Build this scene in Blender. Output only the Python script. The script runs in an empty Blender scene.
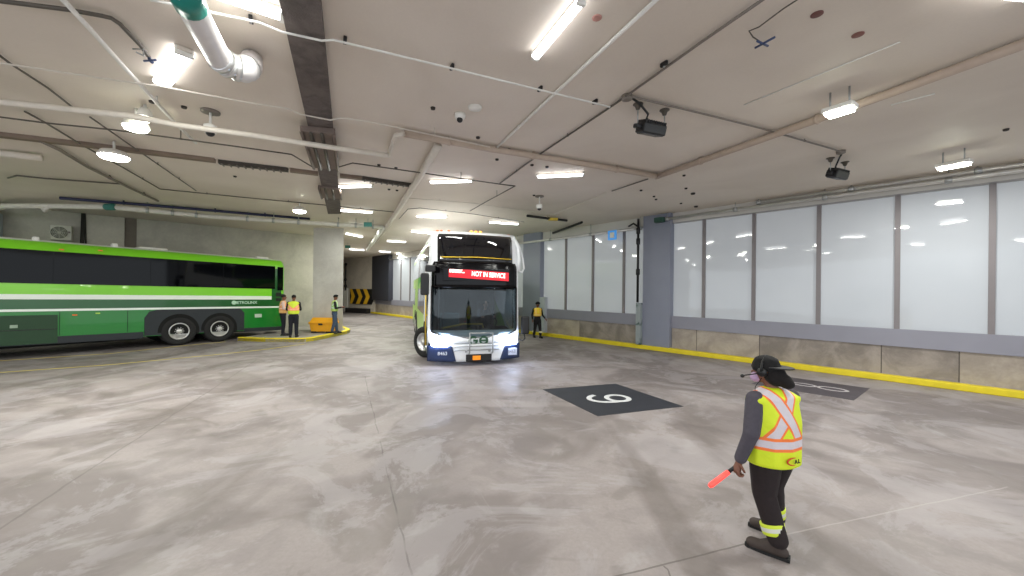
import bpy, bmesh, math, random
from mathutils import Vector, Matrix
random.seed(7)
S = bpy.context.scene
COL = S.collection
R = math.radians
# ------------------------------------------------------------------ camera
F, ROLL, CYP, EYE = 382.0, R(0.6), 290.5, 2.15
cam = bpy.data.cameras.new('camera'); camo = bpy.data.objects.new('camera', cam); COL.objects.link(camo)
cam.sensor_width = 36; cam.lens = 36*F/1024; cam.shift_y = (CYP-288)/1024; cam.clip_start = .05; cam.clip_end = 200
camo.matrix_world = Matrix.Translation((0, 0, EYE)) @ Matrix.Rotation(R(90), 4, 'X') @ Matrix.Rotation(ROLL, 4, 'Z')
S.camera = camo
# ------------------------------------------------------------------ world and exposure
w = bpy.data.worlds.new('world'); S.world = w; w.use_nodes = True
w.node_tree.nodes['Background'].inputs[0].default_value = (.86, .93, 1, 1)
w.node_tree.nodes['Background'].inputs[1].default_value = 1.3
S.view_settings.view_transform = 'Standard'; S.view_settings.look = 'None'
S.view_settings.gamma = 1; S.view_settings.exposure = .4; S.view_settings.use_curve_mapping = False
LAMP_W = 40.0         # watts of a ceiling batten
TUBE_E = 6.5         # glow of the tubes
CEIL = 5.0
# ------------------------------------------------------------------ measuring helpers
def hit(px, py, z=0.0):
    """floor / ceiling point measured from the photograph (z = height of that plane)"""
    dx, dy = px-512, py-CYP
    u = dx*math.cos(ROLL)+dy*math.sin(ROLL); v = -dx*math.sin(ROLL)+dy*math.cos(ROLL)
    Y = F*(EYE-z)/v
    return Vector((u/F*Y, Y, z))
def cl(px, py, drop=.03): return hit(px, py, CEIL-drop)
WN = Vector((.745, .667, 0)); WD = Vector((-.667, .745, 0)); WDIST = 13.5
def wallp(s, out=0.0, z=0.0):
    p = WN*(WDIST-out) + WD*s; return Vector((p.x, p.y, z))
def wall_s(px, py=290, dist=WDIST):
    dx, dy = px-512, py-CYP
    u = (dx*math.cos(ROLL)+dy*math.sin(ROLL))/F; Y = dist/(WN.x*u+WN.y)
    return u*Y*WD.x+Y*WD.y
# ------------------------------------------------------------------ materials
def srgb(c):
    return tuple((x/12.92 if x <= .04045 else ((x+.055)/1.055)**2.4) for x in [v/255 for v in c])
class NT:
    def __init__(s, name):
        s.m = bpy.data.materials.new(name); s.m.use_nodes = True; s.t = s.m.node_tree; s.b = s.t.nodes['Principled BSDF']
        s._oc = None
    def n(s, typ, **k):
        x = s.t.nodes.new(typ)
        for a, v in k.items(): setattr(x, a, v)
        return x
    def L(s, a, b): s.t.links.new(a, b)
    def put(s, sock, v):
        if hasattr(v, 'is_output'): s.L(v, sock)
        else: sock.default_value = v
    def co(s, kind='Object'):
        if s._oc is None: s._oc = s.n('ShaderNodeTexCoord')
        return s._oc.outputs[kind]
    def xyz(s):
        x = s.n('ShaderNodeSeparateXYZ'); s.L(s.co(), x.inputs[0]); return x.outputs
    def math(s, op, a, b=0.0, c=0.0):
        x = s.n('ShaderNodeMath', operation=op); s.put(x.inputs[0], a); s.put(x.inputs[1], b)
        if op in ('MULTIPLY_ADD', 'COMPARE', 'SMOOTH_MIN'): s.put(x.inputs[2], c)
        return x.outputs[0]
    def mix(s, f, a, b):
        x = s.n('ShaderNodeMix', data_type='RGBA'); s.put(x.inputs[0], f)
        s.put(x.inputs[6], a if hasattr(a, 'is_output') else (*a, 1)); s.put(x.inputs[7], b if hasattr(b, 'is_output') else (*b, 1)); return x.outputs[2]
    def noise(s, scale, detail=3, dist=0.0, rough=.5, vec=None):
        x = s.n('ShaderNodeTexNoise'); x.inputs['Scale'].default_value = scale; x.inputs['Detail'].default_value = detail
        x.inputs['Distortion'].default_value = dist; x.inputs['Roughness'].default_value = rough
        s.L(vec if vec is not None else s.co(), x.inputs['Vector']); return x.outputs['Fac']
    def ramp(s, f, a, b):
        x = s.n('ShaderNodeMapRange'); s.L(f, x.inputs[0]); x.inputs[1].default_value = a; x.inputs[2].default_value = b; x.interpolation_type = 'SMOOTHSTEP'; return x.outputs[0]
    def band(s, v, a, b): return s.math('MULTIPLY', s.math('GREATER_THAN', v, a), s.math('LESS_THAN', v, b))
    def bump(s, h, k=.2, d=.01):
        x = s.n('ShaderNodeBump'); x.inputs['Strength'].default_value = k; x.inputs['Distance'].default_value = d; s.L(h, x.inputs['Height']); s.L(x.outputs[0], s.b.inputs['Normal'])
MATS = {}
def mat(name, rgb, rough=.5, metal=0, var=.12, scale=9, spec=None, emit=None, es=0, coat=0, raw=False):
    if name in MATS: return MATS[name]
    q = NT(name); c = rgb if raw else srgb(rgb)
    f = q.noise(scale, 4)
    q.L(q.mix(f, tuple(x*(1-var) for x in c), tuple(min(1, x*(1+var)) for x in c)), q.b.inputs['Base Color'])
    q.b.inputs['Roughness'].default_value = rough; q.b.inputs['Metallic'].default_value = metal; q.b.inputs['Coat Weight'].default_value = coat
    if spec is not None: q.b.inputs['Specular IOR Level'].default_value = spec
    if emit:
        q.b.inputs['Emission Color'].default_value = (*srgb(emit), 1); q.b.inputs['Emission Strength'].default_value = es
    MATS[name] = q.m; return q.m
def concrete(name, rgb, rgb2, scale=1.2, rough=.8, bumpk=.25, pits=False):
    q = NT(name); f = q.ramp(q.noise(scale, 6, .6, .6), .35, .68); g = q.noise(scale*14, 5)
    c = q.mix(f, srgb(rgb), srgb(rgb2)); c = q.mix(q.math('MULTIPLY', g, .22), c, (.05, .045, .04))
    q.L(c, q.b.inputs['Base Color']); q.b.inputs['Roughness'].default_value = rough; q.bump(g, bumpk, .01); MATS[name] = q.m; return q.m
# ------------------------------------------------------------------ mesh helpers
class MB:
    def __init__(s): s.v = []; s.f = []; s.sm = []
    def add(s, vs, fs, smooth=False):
        o = len(s.v); s.v += [tuple(v) for v in vs]; s.f += [tuple(i+o for i in f) for f in fs]; s.sm += [smooth]*len(fs); return s
    def box(s, x0, x1, y0, y1, z0, z1, M=None, b=0.0):
        if b <= 0:
            vs = [Vector((x, y, z)) for x in (x0, x1) for y in (y0, y1) for z in (z0, z1)]
            fs = [(0, 1, 3, 2), (4, 6, 7, 5), (0, 4, 5, 1), (2, 3, 7, 6), (0, 2, 6, 4), (1, 5, 7, 3)]
            if M: vs = [M @ v for v in vs]
            return s.add(vs, fs)
        bm = bmesh.new(); bmesh.ops.create_cube(bm, size=1)
        for v in bm.verts: v.co = Vector((x0+(v.co.x+.5)*(x1-x0), y0+(v.co.y+.5)*(y1-y0), z0+(v.co.z+.5)*(z1-z0)))
        bmesh.ops.bevel(bm, geom=bm.edges[:], offset=b, segments=2, affect='EDGES', profile=.5)
        return s.bm(bm, M)
    def bm(s, bm, M=None, smooth=False):
        bm.verts.index_update(); vs = [(M @ v.co if M else v.co.copy()) for v in bm.verts]; fs = [[v.index for v in f.verts] for f in bm.faces]; bm.free(); return s.add(vs, fs, smooth)
    def tube(s, pts, r, n=8, caps=True, rs=None):
        pts = [Vector(p) for p in pts]; rings = []; up = Vector((0, 0, 1)); pn = None
        for i, p in enumerate(pts):
            a = pts[max(0, i-1)]; b = pts[min(len(pts)-1, i+1)]; t = (b-a).normalized()
            if pn is None:
                pn = t.cross(up) if abs(t.z) < .95 else t.cross(Vector((1, 0, 0)))
            pn = (pn - t*pn.dot(t)).normalized(); bn = t.cross(pn)
            q = rs[i] if rs else r
            rings.append([p + (pn*math.cos(6.28318*k/n)+bn*math.sin(6.28318*k/n))*q for k in range(n)])
        vs = [v for g in rings for v in g]
        fs = [(i*n+k, i*n+(k+1) % n, (i+1)*n+(k+1) % n, (i+1)*n+k) for i in range(len(pts)-1) for k in range(n)]
        if caps: fs += [tuple(range(n))[::-1], tuple((len(pts)-1)*n+k for k in range(n))]
        return s.add(vs, fs, True)
    def lathe(s, prof, M=None, n=24):
        """prof: (radius, height) pairs spun about local z"""
        vs = [Vector((r*math.cos(6.28318*k/n), r*math.sin(6.28318*k/n), h)) for r, h in prof for k in range(n)]
        if M: vs = [M @ v for v in vs]
        fs = [(i*n+k, i*n+(k+1) % n, (i+1)*n+(k+1) % n, (i+1)*n+k) for i in range(len(prof)-1) for k in range(n)]
        fs += [tuple(range(n))[::-1], tuple((len(prof)-1)*n+k for k in range(n))]
        return s.add(vs, fs, True)
    def prism(s, poly, z0, z1, M=None):
        n = len(poly); vs = [Vector((x, y, z)) for z in (z0, z1) for x, y in poly]
        if M: vs = [M @ v for v in vs]
        return s.add(vs, [tuple(range(n))[::-1], tuple(range(n, 2*n))]+[(i, (i+1) % n, n+(i+1) % n, n+i) for i in range(n)])
    def ball(s, c, r, n=2, M=None):
        bm = bmesh.new(); bmesh.ops.create_icosphere(bm, subdivisions=n, radius=1)
        rr = r if hasattr(r, '__len__') else (r, r, r)
        for v in bm.verts: v.co = Vector((c[0]+v.co.x*rr[0], c[1]+v.co.y*rr[1], c[2]+v.co.z*rr[2]))
        return s.bm(bm, M, True)
    def grid(s, rows, smooth=True):
        m = len(rows[0]); vs = [p for r in rows for p in r]
        return s.add(vs, [(i*m+j, i*m+j+1, (i+1)*m+j+1, (i+1)*m+j) for i in range(len(rows)-1) for j in range(m-1)], smooth)
    def build(s, name, m, parent=None, kind=None, loc=None, bevel=0):
        me = bpy.data.meshes.new(name); me.from_pydata(s.v, [], s.f); me.update()
        for p, q in zip(me.polygons, s.sm): p.use_smooth = q
        bm = bmesh.new(); bm.from_mesh(me); bmesh.ops.recalc_face_normals(bm, faces=bm.faces); bm.to_mesh(me); bm.free()
        o = bpy.data.objects.new(name, me); COL.objects.link(o); me.materials.append(m)
        if parent: o.parent = parent
        if kind: o['kind'] = kind
        if loc is not None: o.location = loc
        if bevel:
            b = o.modifiers.new('b', 'BEVEL'); b.width = bevel; b.segments = 2; b.limit_method = 'ANGLE'
        return o
def tag(o, label, cat, group=None):
    o['label'] = label; o['category'] = cat
    if group: o['group'] = group
    return o
def thing(name, label, cat, loc=(0, 0, 0), rz=0, group=None):
    o = bpy.data.objects.new(name, None); COL.objects.link(o); o.location = loc; o.rotation_euler = (0, 0, rz); o.empty_display_size = .1
    return tag(o, label, cat, group)
def rel(o, mb):
    """shift a world-space mesh builder to the thing's own origin"""
    M = (Matrix.Translation(o.location) @ Matrix.Rotation(o.rotation_euler.z, 4, 'Z')).inverted()
    mb.v = [tuple(M @ Vector(v)) for v in mb.v]; return mb
def text(name, body, size, m, M, parent, bold=0.0, sx=1.0, ext=.002):
    c = bpy.data.curves.new(name, 'FONT'); c.body = body; c.size = size; c.align_x = 'CENTER'; c.align_y = 'CENTER'; c.extrude = ext; c.offset = bold
    t = bpy.data.objects.new('t', c); COL.objects.link(t); dgp = bpy.context.evaluated_depsgraph_get(); dgp.update()
    me = bpy.data.meshes.new_from_object(t.evaluated_get(dgp)); bpy.data.objects.remove(t); me.materials.clear(); me.materials.append(m)
    o = bpy.data.objects.new(name, me); COL.objects.link(o); o.parent = parent
    o.matrix_local = M @ Matrix.Diagonal((sx, 1, 1, 1)); return o
def dup(o, parent=None, loc=None, rz=None):
    c = o.copy(); COL.objects.link(c); c.parent = parent
    if loc is not None: c.location = loc
    if rz is not None: c.rotation_euler = (0, 0, rz)
    for ch in [x for x in bpy.data.objects if x.parent == o]: dup(ch, c)
    return c
# shared materials
white = mat('white_paint', (232, 230, 224), .45)
cream = mat('cream_pipe_paint', (214, 206, 194), .5)
greyp = mat('grey_conduit', (128, 120, 112), .5, .2)
darkp = mat('dark_conduit', (92, 86, 78), .5, .2)
black = mat('black_plastic', (20, 20, 22), .45)
rubber = mat('tyre_rubber', (22, 22, 23), .75)
steel = mat('polished_steel', (222, 222, 222), .3, .75, .06)
galv = mat('galvanised_steel', (176, 178, 178), .38, .8, .1)
yellow = mat('yellow_kerb_paint', (226, 205, 38), .6, 0, .16, 5)
tube_m = mat('lamp_tube', (255, 255, 255), .5, emit=(250, 252, 255), es=TUBE_E)
round_m = mat('highbay_glass', (255, 255, 250), .5, emit=(250, 255, 236), es=24)
# ------------------------------------------------------------------ floor
q = NT('polished_concrete_floor'); o_ = q.xyz(); X, Y = o_[0], o_[1]
big = q.ramp(q.noise(.34, 5, 1.2, .5), .44, .54)
med = q.ramp(q.noise(.8, 6, 2.0, .55), .52, .60)
lite = q.ramp(q.noise(1.1, 7, 1.5, .6), .56, .68)
fine = q.noise(26, 6, 0, .7)
far = q.ramp(Y, 5, 14)
c = q.mix(big, srgb((156, 148, 147)), srgb((129, 121, 120)))
c = q.mix(q.math('MULTIPLY', med, .45), c, srgb((120, 113, 109)))
c = q.mix(q.math('MULTIPLY', lite, .38), c, srgb((176, 172, 174)))
c = q.mix(q.math('MULTIPLY', q.ramp(fine, .3, .75), .25), c, srgb((120, 112, 106)))
blot = q.ramp(q.noise(1.5, 5, .7, .5), .44, .64); c = q.mix(q.math('MULTIPLY', blot, .24), c, srgb((104, 97, 98)))
scuf = q.ramp(q.noise(.62, 8, 1.0, .7), .50, .56); c = q.mix(q.math('MULTIPLY', scuf, .34), c, srgb((172, 167, 170)))
# broad oily runs along the driving lane
mp = q.n('ShaderNodeMapping'); mp.inputs['Rotation'].default_value = (0, 0, R(-24)); mp.inputs['Scale'].default_value = (1.0, .16, 1); q.L(q.co(), mp.inputs[0])
run = q.ramp(q.noise(.95, 4, .5, .5, mp.outputs[0]), .55, .72)
c = q.mix(q.math('MULTIPLY', run, .55), c, srgb((104, 96, 92)))
def joint(a, b, wd=.012, wob=.03):
    """sawn joint between two floor points (a, b)"""
    global c
    dx, dy = b[0]-a[0], b[1]-a[1]; L = math.hypot(dx, dy); dx /= L; dy /= L
    wv = q.math('MULTIPLY', q.math('SUBTRACT', q.noise(2.5, 3), .5), wob)
    d = q.math('ADD', q.math('ADD', q.math('MULTIPLY', X, -dy), q.math('MULTIPLY', Y, dx)), a[0]*dy-a[1]*dx)
    d = q.math('ABSOLUTE', q.math('ADD', d, wv))
    t = q.math('ADD', q.math('ADD', q.math('MULTIPLY', X, dx), q.math('MULTIPLY', Y, dy)), -a[0]*dx-a[1]*dy)
    m = q.math('MULTIPLY', q.math('LESS_THAN', d, wd), q.band(t, 0, L)); return m
j = joint((-3.6, 9.4), (-.35, 2.0), .008, .05); c = q.mix(q.math('MULTIPLY', q.math('MULTIPLY', j, q.ramp(q.noise(1.7, 3), .35, .6)), .5), c, (.06, .055, .05))
j = joint((-4.2, 2.6), (-7.6, 11.4), .013, .06); c = q.mix(q.math('MULTIPLY', j, .35), c, (.08, .07, .065))
j = joint((.7, 2.85), (2.2, 3.33), .008); c = q.mix(q.math('MULTIPLY', j, .6), c, (.09, .08, .07))
j = joint((2.2, 3.33), (5.6, 4.3), .008); c = q.mix(q.math('MULTIPLY', j, .3), c, (.5, .47, .45))
j = joint((1.25, 2.4), (1.2, 3.0), .006, .2); c = q.mix(q.math('MULTIPLY', j, .6), c, (.07, .06, .055))
q.L(c, q.b.inputs['Base Color'])
ro = q.mix(med, (.62, .62, .62), (.46, .46, .46)); q.L(ro, q.b.inputs['Roughness']); q.bump(fine, .12, .004)
q.b.inputs['Specular IOR Level'].default_value = .35
MB().box(-34, 20, -7, 46, -.3, 0).build('floor', q.m, kind='structure')
# ------------------------------------------------------------------ ceiling
q = NT('painted_precast_ceiling'); f = q.ramp(q.noise(.5, 4, .4), .35, .7); g = q.noise(30, 5)
c = q.mix(f, srgb((228, 218, 206)), srgb((218, 207, 194))); c = q.mix(q.math('MULTIPLY', g, .1), c, (.25, .22, .2))
q.L(c, q.b.inputs['Base Color']); q.b.inputs['Roughness'].default_value = .6; q.bump(g, .08, .004)
MB().box(-34, 20, -7, 46, CEIL, CEIL+.3).build('ceiling', q.m, kind='structure')
# ------------------------------------------------------------------ right wall: base, sill band, columns, panes
conc = concrete('stained_concrete', (158, 148, 138), (186, 175, 163), 1.3, .85)
conc2 = concrete('dark_stained_concrete', (132, 124, 118), (168, 158, 150), 1.6, .85)
sillm = mat('grey_sill_paint', (140, 140, 152), .55, 0, .07, 2)
mullm = mat('mauve_grey_mullion', (126, 120, 122), .5, 0, .08, 3)
colm = mat('blue_grey_column_paint', (134, 138, 154), .5, 0, .08, 1.5)
q = NT('back_lit_frosted_glass'); z_ = q.xyz()[2]
f = q.noise(.7, 2)
q.L(q.mix(f, srgb((152, 157, 163)), srgb((166, 170, 175))), q.b.inputs['Base Color']); q.b.inputs['Roughness'].default_value = .03
q.b.inputs['Emission Color'].default_value = (.90, .93, .96, 1); q.b.inputs['Emission Strength'].default_value = .14
glassm = q.m
MW = Matrix(((WD.x, -WN.x, 0, 0), (WD.y, -WN.y, 0, 0), (0, 0, 1, 0), (0, 0, 0, 1)))
MW = Matrix.Translation(WN*WDIST) @ MW      # local x = along the wall away from the camera, local y = out of the wall
def wbox(s0, s1, o0, o1, z0, z1, b=0): return MB().box(s0, s1, o0, o1, z0, z1, MW, b)
S0, S1 = -9, 33.2
ms = [wall_s(x) for x in (992, 897, 818, 753, 703)]; gap = (ms[4]-ms[0])/4
near = [ms[0]-gap*k for k in range(4, 0, -1)]
colA = (wall_s(672), wall_s(645)); 
farm = [wall_s(x) for x in (623, 592, 565, 541)]
colB = (wall_s(538, dist=13.2), wall_s(521, dist=13.2))
farther = [farm[-1]+gap*k for k in range(2, 11)]
# concrete base made of cast lengths
ed = [S0, wall_s(960), wall_s(882), wall_s(760), wall_s(697), colA[0], colA[1], wall_s(580), colB[0], S1]
mb = MB(); mbd = MB()
for i, (a, b) in enumerate(zip(ed[:-1], ed[1:])):
    (mbd if i in (1, 2, 6) else mb).box(min(a, b)+.01, max(a, b)-.01, -.3, 0.0, 0, .9, MW)
mb.build('wall_right_base', conc, kind='structure'); mbd.build('wall_right_base_dark', conc2, kind='structure')
wbox(S0, S1, -.3, -.01, .02, .88).build('wall_right_core', mat('joint_grey', (90, 84, 80), .9), kind='structure')
MBs = wbox(S0, S1, -.3, .03, .86, 1.29); MBs.build('wall_right_sill', sillm, kind='structure')
wbox(S0, S1, -.3, .0, 4.66, CEIL).build('wall_right_lintel', mat('white_lintel', (206, 202, 196), .6, 0, .06, 2), kind='structure')
wbox(S0, S1, -.3, -.02, 4.62, 4.66).build('trim_1', mat('pale_trim', (160, 158, 158), .5), kind='structure')
allm = sorted(near+ms+[colA[0], colA[1]]+farm+[colB[0]]+farther+[S1])
k = 0
for a, b in zip(allm[:-1], allm[1:]):
    if abs(a-colA[0]) < .01: continue
    k += 1
    wbox(a+.02, b-.02, -.12, -.08, 1.27, 4.63).build('window_%d' % k, glassm, kind='structure')
k = 1
for s in near+ms+farm+farther:
    k += 1; wbox(s-.05, s+.05, -.2, -.02, 1.27, 4.64).build('trim_%d' % k, mullm, kind='structure')
for (a, b) in (colA, colB):
    a, b = min(a, b), max(a, b)
    wbox(a, b, -.3, .17, 0, CEIL).build('column', colm, kind='structure')
wbox(wall_s(392), S1, -.2, .3, 1.2, CEIL).build('column', mat('charcoal_panel', (52, 54, 64), .5), kind='structure')
# right kerb, yellow
wbox(S0, 34, .04, .27, 0, .15, .02).build('kerb', yellow, kind='structure')
wbox(S0, 34, -.02, .05, 0, .145).build('kerb_top', mat('kerb_concrete', (170, 166, 160), .8), kind='structure')
# ------------------------------------------------------------------ left wall, far wall, pillar
lw = concrete('board_marked_concrete', (204, 199, 186), (182, 177, 166), .8, .75)
LA, LB = Vector((-9.7, 21.5, 0)), Vector((.745, .667, 0))
ML = Matrix(((LB.x, LB.y, 0, LA.x), (LB.y, -LB.x, 0, LA.y), (0, 0, 1, 0), (0, 0, 0, 1)))    # local x toward the pillar, local y out to the camera
def lbox(x0, x1, y0, y1, z0, z1, b=0): return MB().box(x0, x1, y0, y1, z0, z1, ML, b)
def wl(px):   # station along the left wall seen at a pixel column
    u = (px-512)/F; return (u*LA.y-LA.x)/(LB.x-u*LB.y)
lbox(-30, 0, -.4, 0, 0, CEIL).build('wall_left', lw, kind='structure')
MB().prism([(-9.7, 21.5), (-17.4, 38.5), (-17.9, 38.2), (-10.1, 21.3)], 0, CEIL).build('wall_left_return', lw, kind='structure')
fw = concrete('beige_end_wall', (216, 207, 196), (200, 192, 182), .7, .8)
MB().prism([(-12.1, 33.55), (-19, 37.6), (-18.8, 38.2), (-11.6, 34.1)], 0, CEIL).build('wall_far', fw, kind='structure')
# shallow recess panel on the left wall and a pilaster beside the air conditioner
lbox(wl(124), wl(136), 0, .02, 0, CEIL).build('trim_30', mat('dark_recess', (122, 112, 102), .8), kind='structure')
lbox(wl(84), wl(124), 0, .12, 0, CEIL-.02).build('trim_31', concrete('pale_pilaster', (212, 206, 192), (200, 194, 182), .8, .75), kind='structure')
pil = concrete('pale_pillar_concrete', (208, 205, 198), (192, 188, 182), 1.2, .7)
MB().prism([(-9.33, 17.9), (-7.98, 18.05), (-8.38, 18.95), (-9.73, 18.8)], .1, CEIL).build('pillar', pil, kind='structure')
# ------------------------------------------------------------------ island with yellow kerb
isl = [(-10.95, 15.25), (-9.7, 15.05), (-8.5, 15.08), (-8.2, 15.2), (-8.02, 15.5), (-7.95, 16.2), (-7.85, 17.2), (-7.80, 18.1), (-7.98, 18.9), (-8.5, 19.7), (-9.6, 21.2), (-12.0, 19.3), (-10.85, 16.6)]
MB().prism([(x, y) for x, y in isl], 0, .14).build('pavement', concrete('pavement_concrete', (172, 166, 158), (158, 152, 146), 1.5, .8), kind='structure')
def strip(pts, wd, z0, z1, side=1):
    mb = MB(); P = [Vector((x, y, 0)) for x, y in pts]; a = []; b = []
    for i, p in enumerate(P):
        t = (P[min(i+1, len(P)-1)]-P[max(i-1, 0)]).normalized(); n = Vector((-t.y, t.x, 0))*side
        a.append(p); b.append(p+n*wd)
    vs = []
    for p, r in zip(a, b): vs += [(p.x, p.y, z0), (p.x, p.y, z1), (r.x, r.y, z1), (r.x, r.y, z0)]
    fs = [(4*i+k, 4*i+(k+1) % 4, 4*i+4+(k+1) % 4, 4*i+4+k) for i in range(len(P)-1) for k in range(4)]+[(0, 1, 2, 3), tuple(4*(len(P)-1)+k for k in (3, 2, 1, 0))]
    return mb.add(vs, fs)
strip(isl[:11], .2, 0, .17).build('kerb_island', yellow, kind='structure', bevel=.02)
thin = mat('worn_yellow_line', (200, 182, 92), .6, 0, .3, 3)
la = [hit(*p)[:2] for p in ((-60, 365), (0, 361), (110, 353.8), (169, 347.4), (210, 343.3), (226, 341.9))]
lb = [hit(*p)[:2] for p in ((-60, 376), (0, 372.8), (110, 365), (210, 355.5), (262, 350), (305, 344.2))]
for pts, nm in ((la, 'line along the green coach'), (lb, 'line')):
    tag(strip(pts, .07, .001, .006).build('painted_line', thin), 'thin worn yellow line painted %s' % ('on the floor close along the green coach' if pts is la else 'across the floor to the yellow island kerb, nearer the camera'), 'floor line')
# ------------------------------------------------------------------ painted bay squares with numerals
bayb = mat('black_bay_paint', (42, 44, 52), .5, 0, .35, 3)
num_m = mat('white_numeral_paint', (214, 216, 218), .6, 0, .08, 8)
def ring(mb, cx, cy, rx, ry, wd, a0=0, a1=360, n=28, M=None):
    pts = []; ins = []
    for i in range(n+1):
        a = R(a0+(a1-a0)*i/n); pts.append((cx+rx*math.cos(a), cy+ry*math.sin(a))); ins.append((cx+(rx-wd)*math.cos(a), cy+(ry-wd)*math.sin(a)))
    vs = [Vector((*p, 0)) for p in pts]+[Vector((*p, 0)) for p in ins]
    if M: vs = [M @ v for v in vs]
    return mb.add(vs, [(i, i+1, n+2+i, n+1+i) for i in range(n)])
g = thing('bay_marking', 'black painted square with a white number 6 on the open floor', 'floor marking', (1.97, 7.75, 0), 0, None)
rel(g, MB().prism([(.69, 8.32), (1.5, 6.58), (3.25, 7.19), (2.44, 8.91)], .001, .005)).build('painted_square', bayb, g)
M6 = Matrix.Translation((0, -.05, .007)) @ Matrix.Rotation(R(-72+180), 4, 'Z')
mb = MB(); ring(mb, -.06, -.17, .27, .27, .105, 0, 360, 28, M6); ring(mb, -.0, .0, .33, .47, .105, 25, 196, 26, M6 @ Matrix.Translation((0, 0, .0012)))
mb.build('numeral', num_m, g)
g = thing('bay_marking', 'dark painted square with a white number 8 beside the yellow wall kerb', 'floor marking', (7.0, 8.75, 0))
rel(g, MB().prism([(6.95, 10.0), (8.18, 8.71), (6.93, 7.72), (5.7, 9.05)], .001, .005)).build('painted_square', mat('faded_bay_paint', (74, 68, 74), .6, 0, .3, 3), g)
M8 = Matrix.Translation((.06, .06, .007)) @ Matrix.Rotation(math.atan2(-.72, .68)+R(90), 4, 'Z')
mb = MB(); ring(mb, 0, -.27, .2, .29, .07, M=M8); ring(mb, 0, .25, .17, .26, .07, M=M8); mb.build('numeral', mat('faded_numeral_paint', (190, 184, 186), .6), g)
# ------------------------------------------------------------------ wheels
def wheel(parent, M, r=.52, wd=.3, name='wheel'):
    """M maps local z = outward axle direction at the hub face"""
    t = MB().lathe([(r*.55, -wd), (r*.93, -wd), (r, -wd+.04), (r, -.05), (r*.97, -.015), (r*.9, 0), (r*.62, .0), (r*.58, -.03)], M, 36).build(name, rubber, parent)
    mb = MB().lathe([(r*.60, -.02), (r*.57, .005), (r*.52, -.01), (r*.48, -.09), (r*.2, -.05), (r*.17, .0), (r*.1, .03), (.0001, .035)], M, 30)
    for i in range(10):
        a = i*.62832; p = Vector((r*.24*math.cos(a), r*.24*math.sin(a), -.05)); mb.lathe([(.018, 0), (.018, .04), (.0001, .045)], M @ Matrix.Translation(p), 6)
    mb.build('rim', steel, t)
    h = MB()
    for i in range(10):
        a = (i+.5)*.62832; p = Vector((r*.38*math.cos(a), r*.38*math.sin(a), -.073)); h.lathe([(.038, 0), (.038, .012), (.0001, .013)], M @ Matrix.Translation(p), 10)
    h.build('hand_hole', black, t)
    return t
# ------------------------------------------------------------------ the green coach
A = R(34); CD = Vector((math.sin(A), math.cos(A), 0))
coach = thing('coach', 'green single-deck coach with white stripes parked along the left wall', 'bus', (-12.27, 14.1, 0))
# local frame: x = rearward along the side, y = into the bus, z up ; origin under the drive wheel at the near side
MC = Matrix(((CD.x, -CD.y, 0, 0), (CD.y, CD.x, 0, 0), (0, 0, 1, 0), (0, 0, 0, 1)))
TILT = Matrix(((1, 0, 0, 0), (0, 1, 0, 0), (-.015, 0, 1, 0), (0, 0, 0, 1)))   # the body stands a touch nose-high on its air springs
MT = MC @ TILT
def ct(px):
    u = (px-512)/F; return (u*14.1+12.27)/(CD.x-u*CD.y)
q = NT('coach_green_livery'); q._oc = None
at = q.n('ShaderNodeAttribute', attribute_name='zc'); zc = at.outputs['Fac']
at2 = q.n('ShaderNodeAttribute', attribute_name='xc'); xc = at2.outputs['Fac']
dg = srgb((14, 88, 34)); mg = srgb((26, 124, 44)); lg = srgb((128, 214, 40)); wh = srgb((236, 244, 236))
c = q.mix(q.math('LESS_THAN', zc, 1.40), dg, mg)
c = q.mix(q.band(zc, 1.33, 1.40), c, wh)
c = q.mix(q.math('MULTIPLY', q.band(zc, 1.69, 1.84), q.math('LESS_THAN', xc, 3.15)), c, wh)
c = q.mix(q.math('MULTIPLY', q.band(zc, 1.84, 2.3), q.math('LESS_THAN', xc, 3.15)), c, lg)
c = q.mix(q.math('GREATER_THAN', zc, 3.05), c, lg)
c = q.mix(q.math('MULTIPLY', q.math('GREATER_THAN', xc, 3.55), q.math('GREATER_THAN', zc, 1.95)), c, lg)
c = q.mix(q.math('GREATER_THAN', zc, 3.43), c, srgb((232, 238, 228)))
q.L(c, q.b.inputs['Base Color']); q.b.inputs['Roughness'].default_value = .28; q.b.inputs['Coat Weight'].default_value = .3
green = q.m
prof = [(0, .40), (0, 3.08), (.03, 3.22), (.10, 3.34), (.22, 3.44), (.45, 3.5), (1.25, 3.54), (2.05, 3.5), (2.28, 3.44), (2.4, 3.34), (2.47, 3.22), (2.5, 3.08), (2.5, .40)]
XA, XB = -10.0, 3.70
xs = [XA, XA+.15, XA+.5, -6.5, -3, -.7, 1.9, 3.0, XB-.12, XB]; ins = [.35, .15, .04, 0, 0, 0, 0, 0, .02, .10]
rows = []
for x, i_ in zip(xs, ins):
    rows.append([Vector((x, 1.25+(y-1.25)*(1-i_/1.25), .40+(z-.40)*(1-i_*.12) )) for y, z in prof])
mb = MB(); mb.grid(rows, True)
n = len(prof); mb.f += [tuple(range(n)), tuple(range((len(xs)-1)*n, len(xs)*n))[::-1]]; mb.sm += [False, False]
raw = [tuple(v) for v in mb.v]; mb.v = [tuple(MT @ Vector(v)) for v in mb.v]
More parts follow.
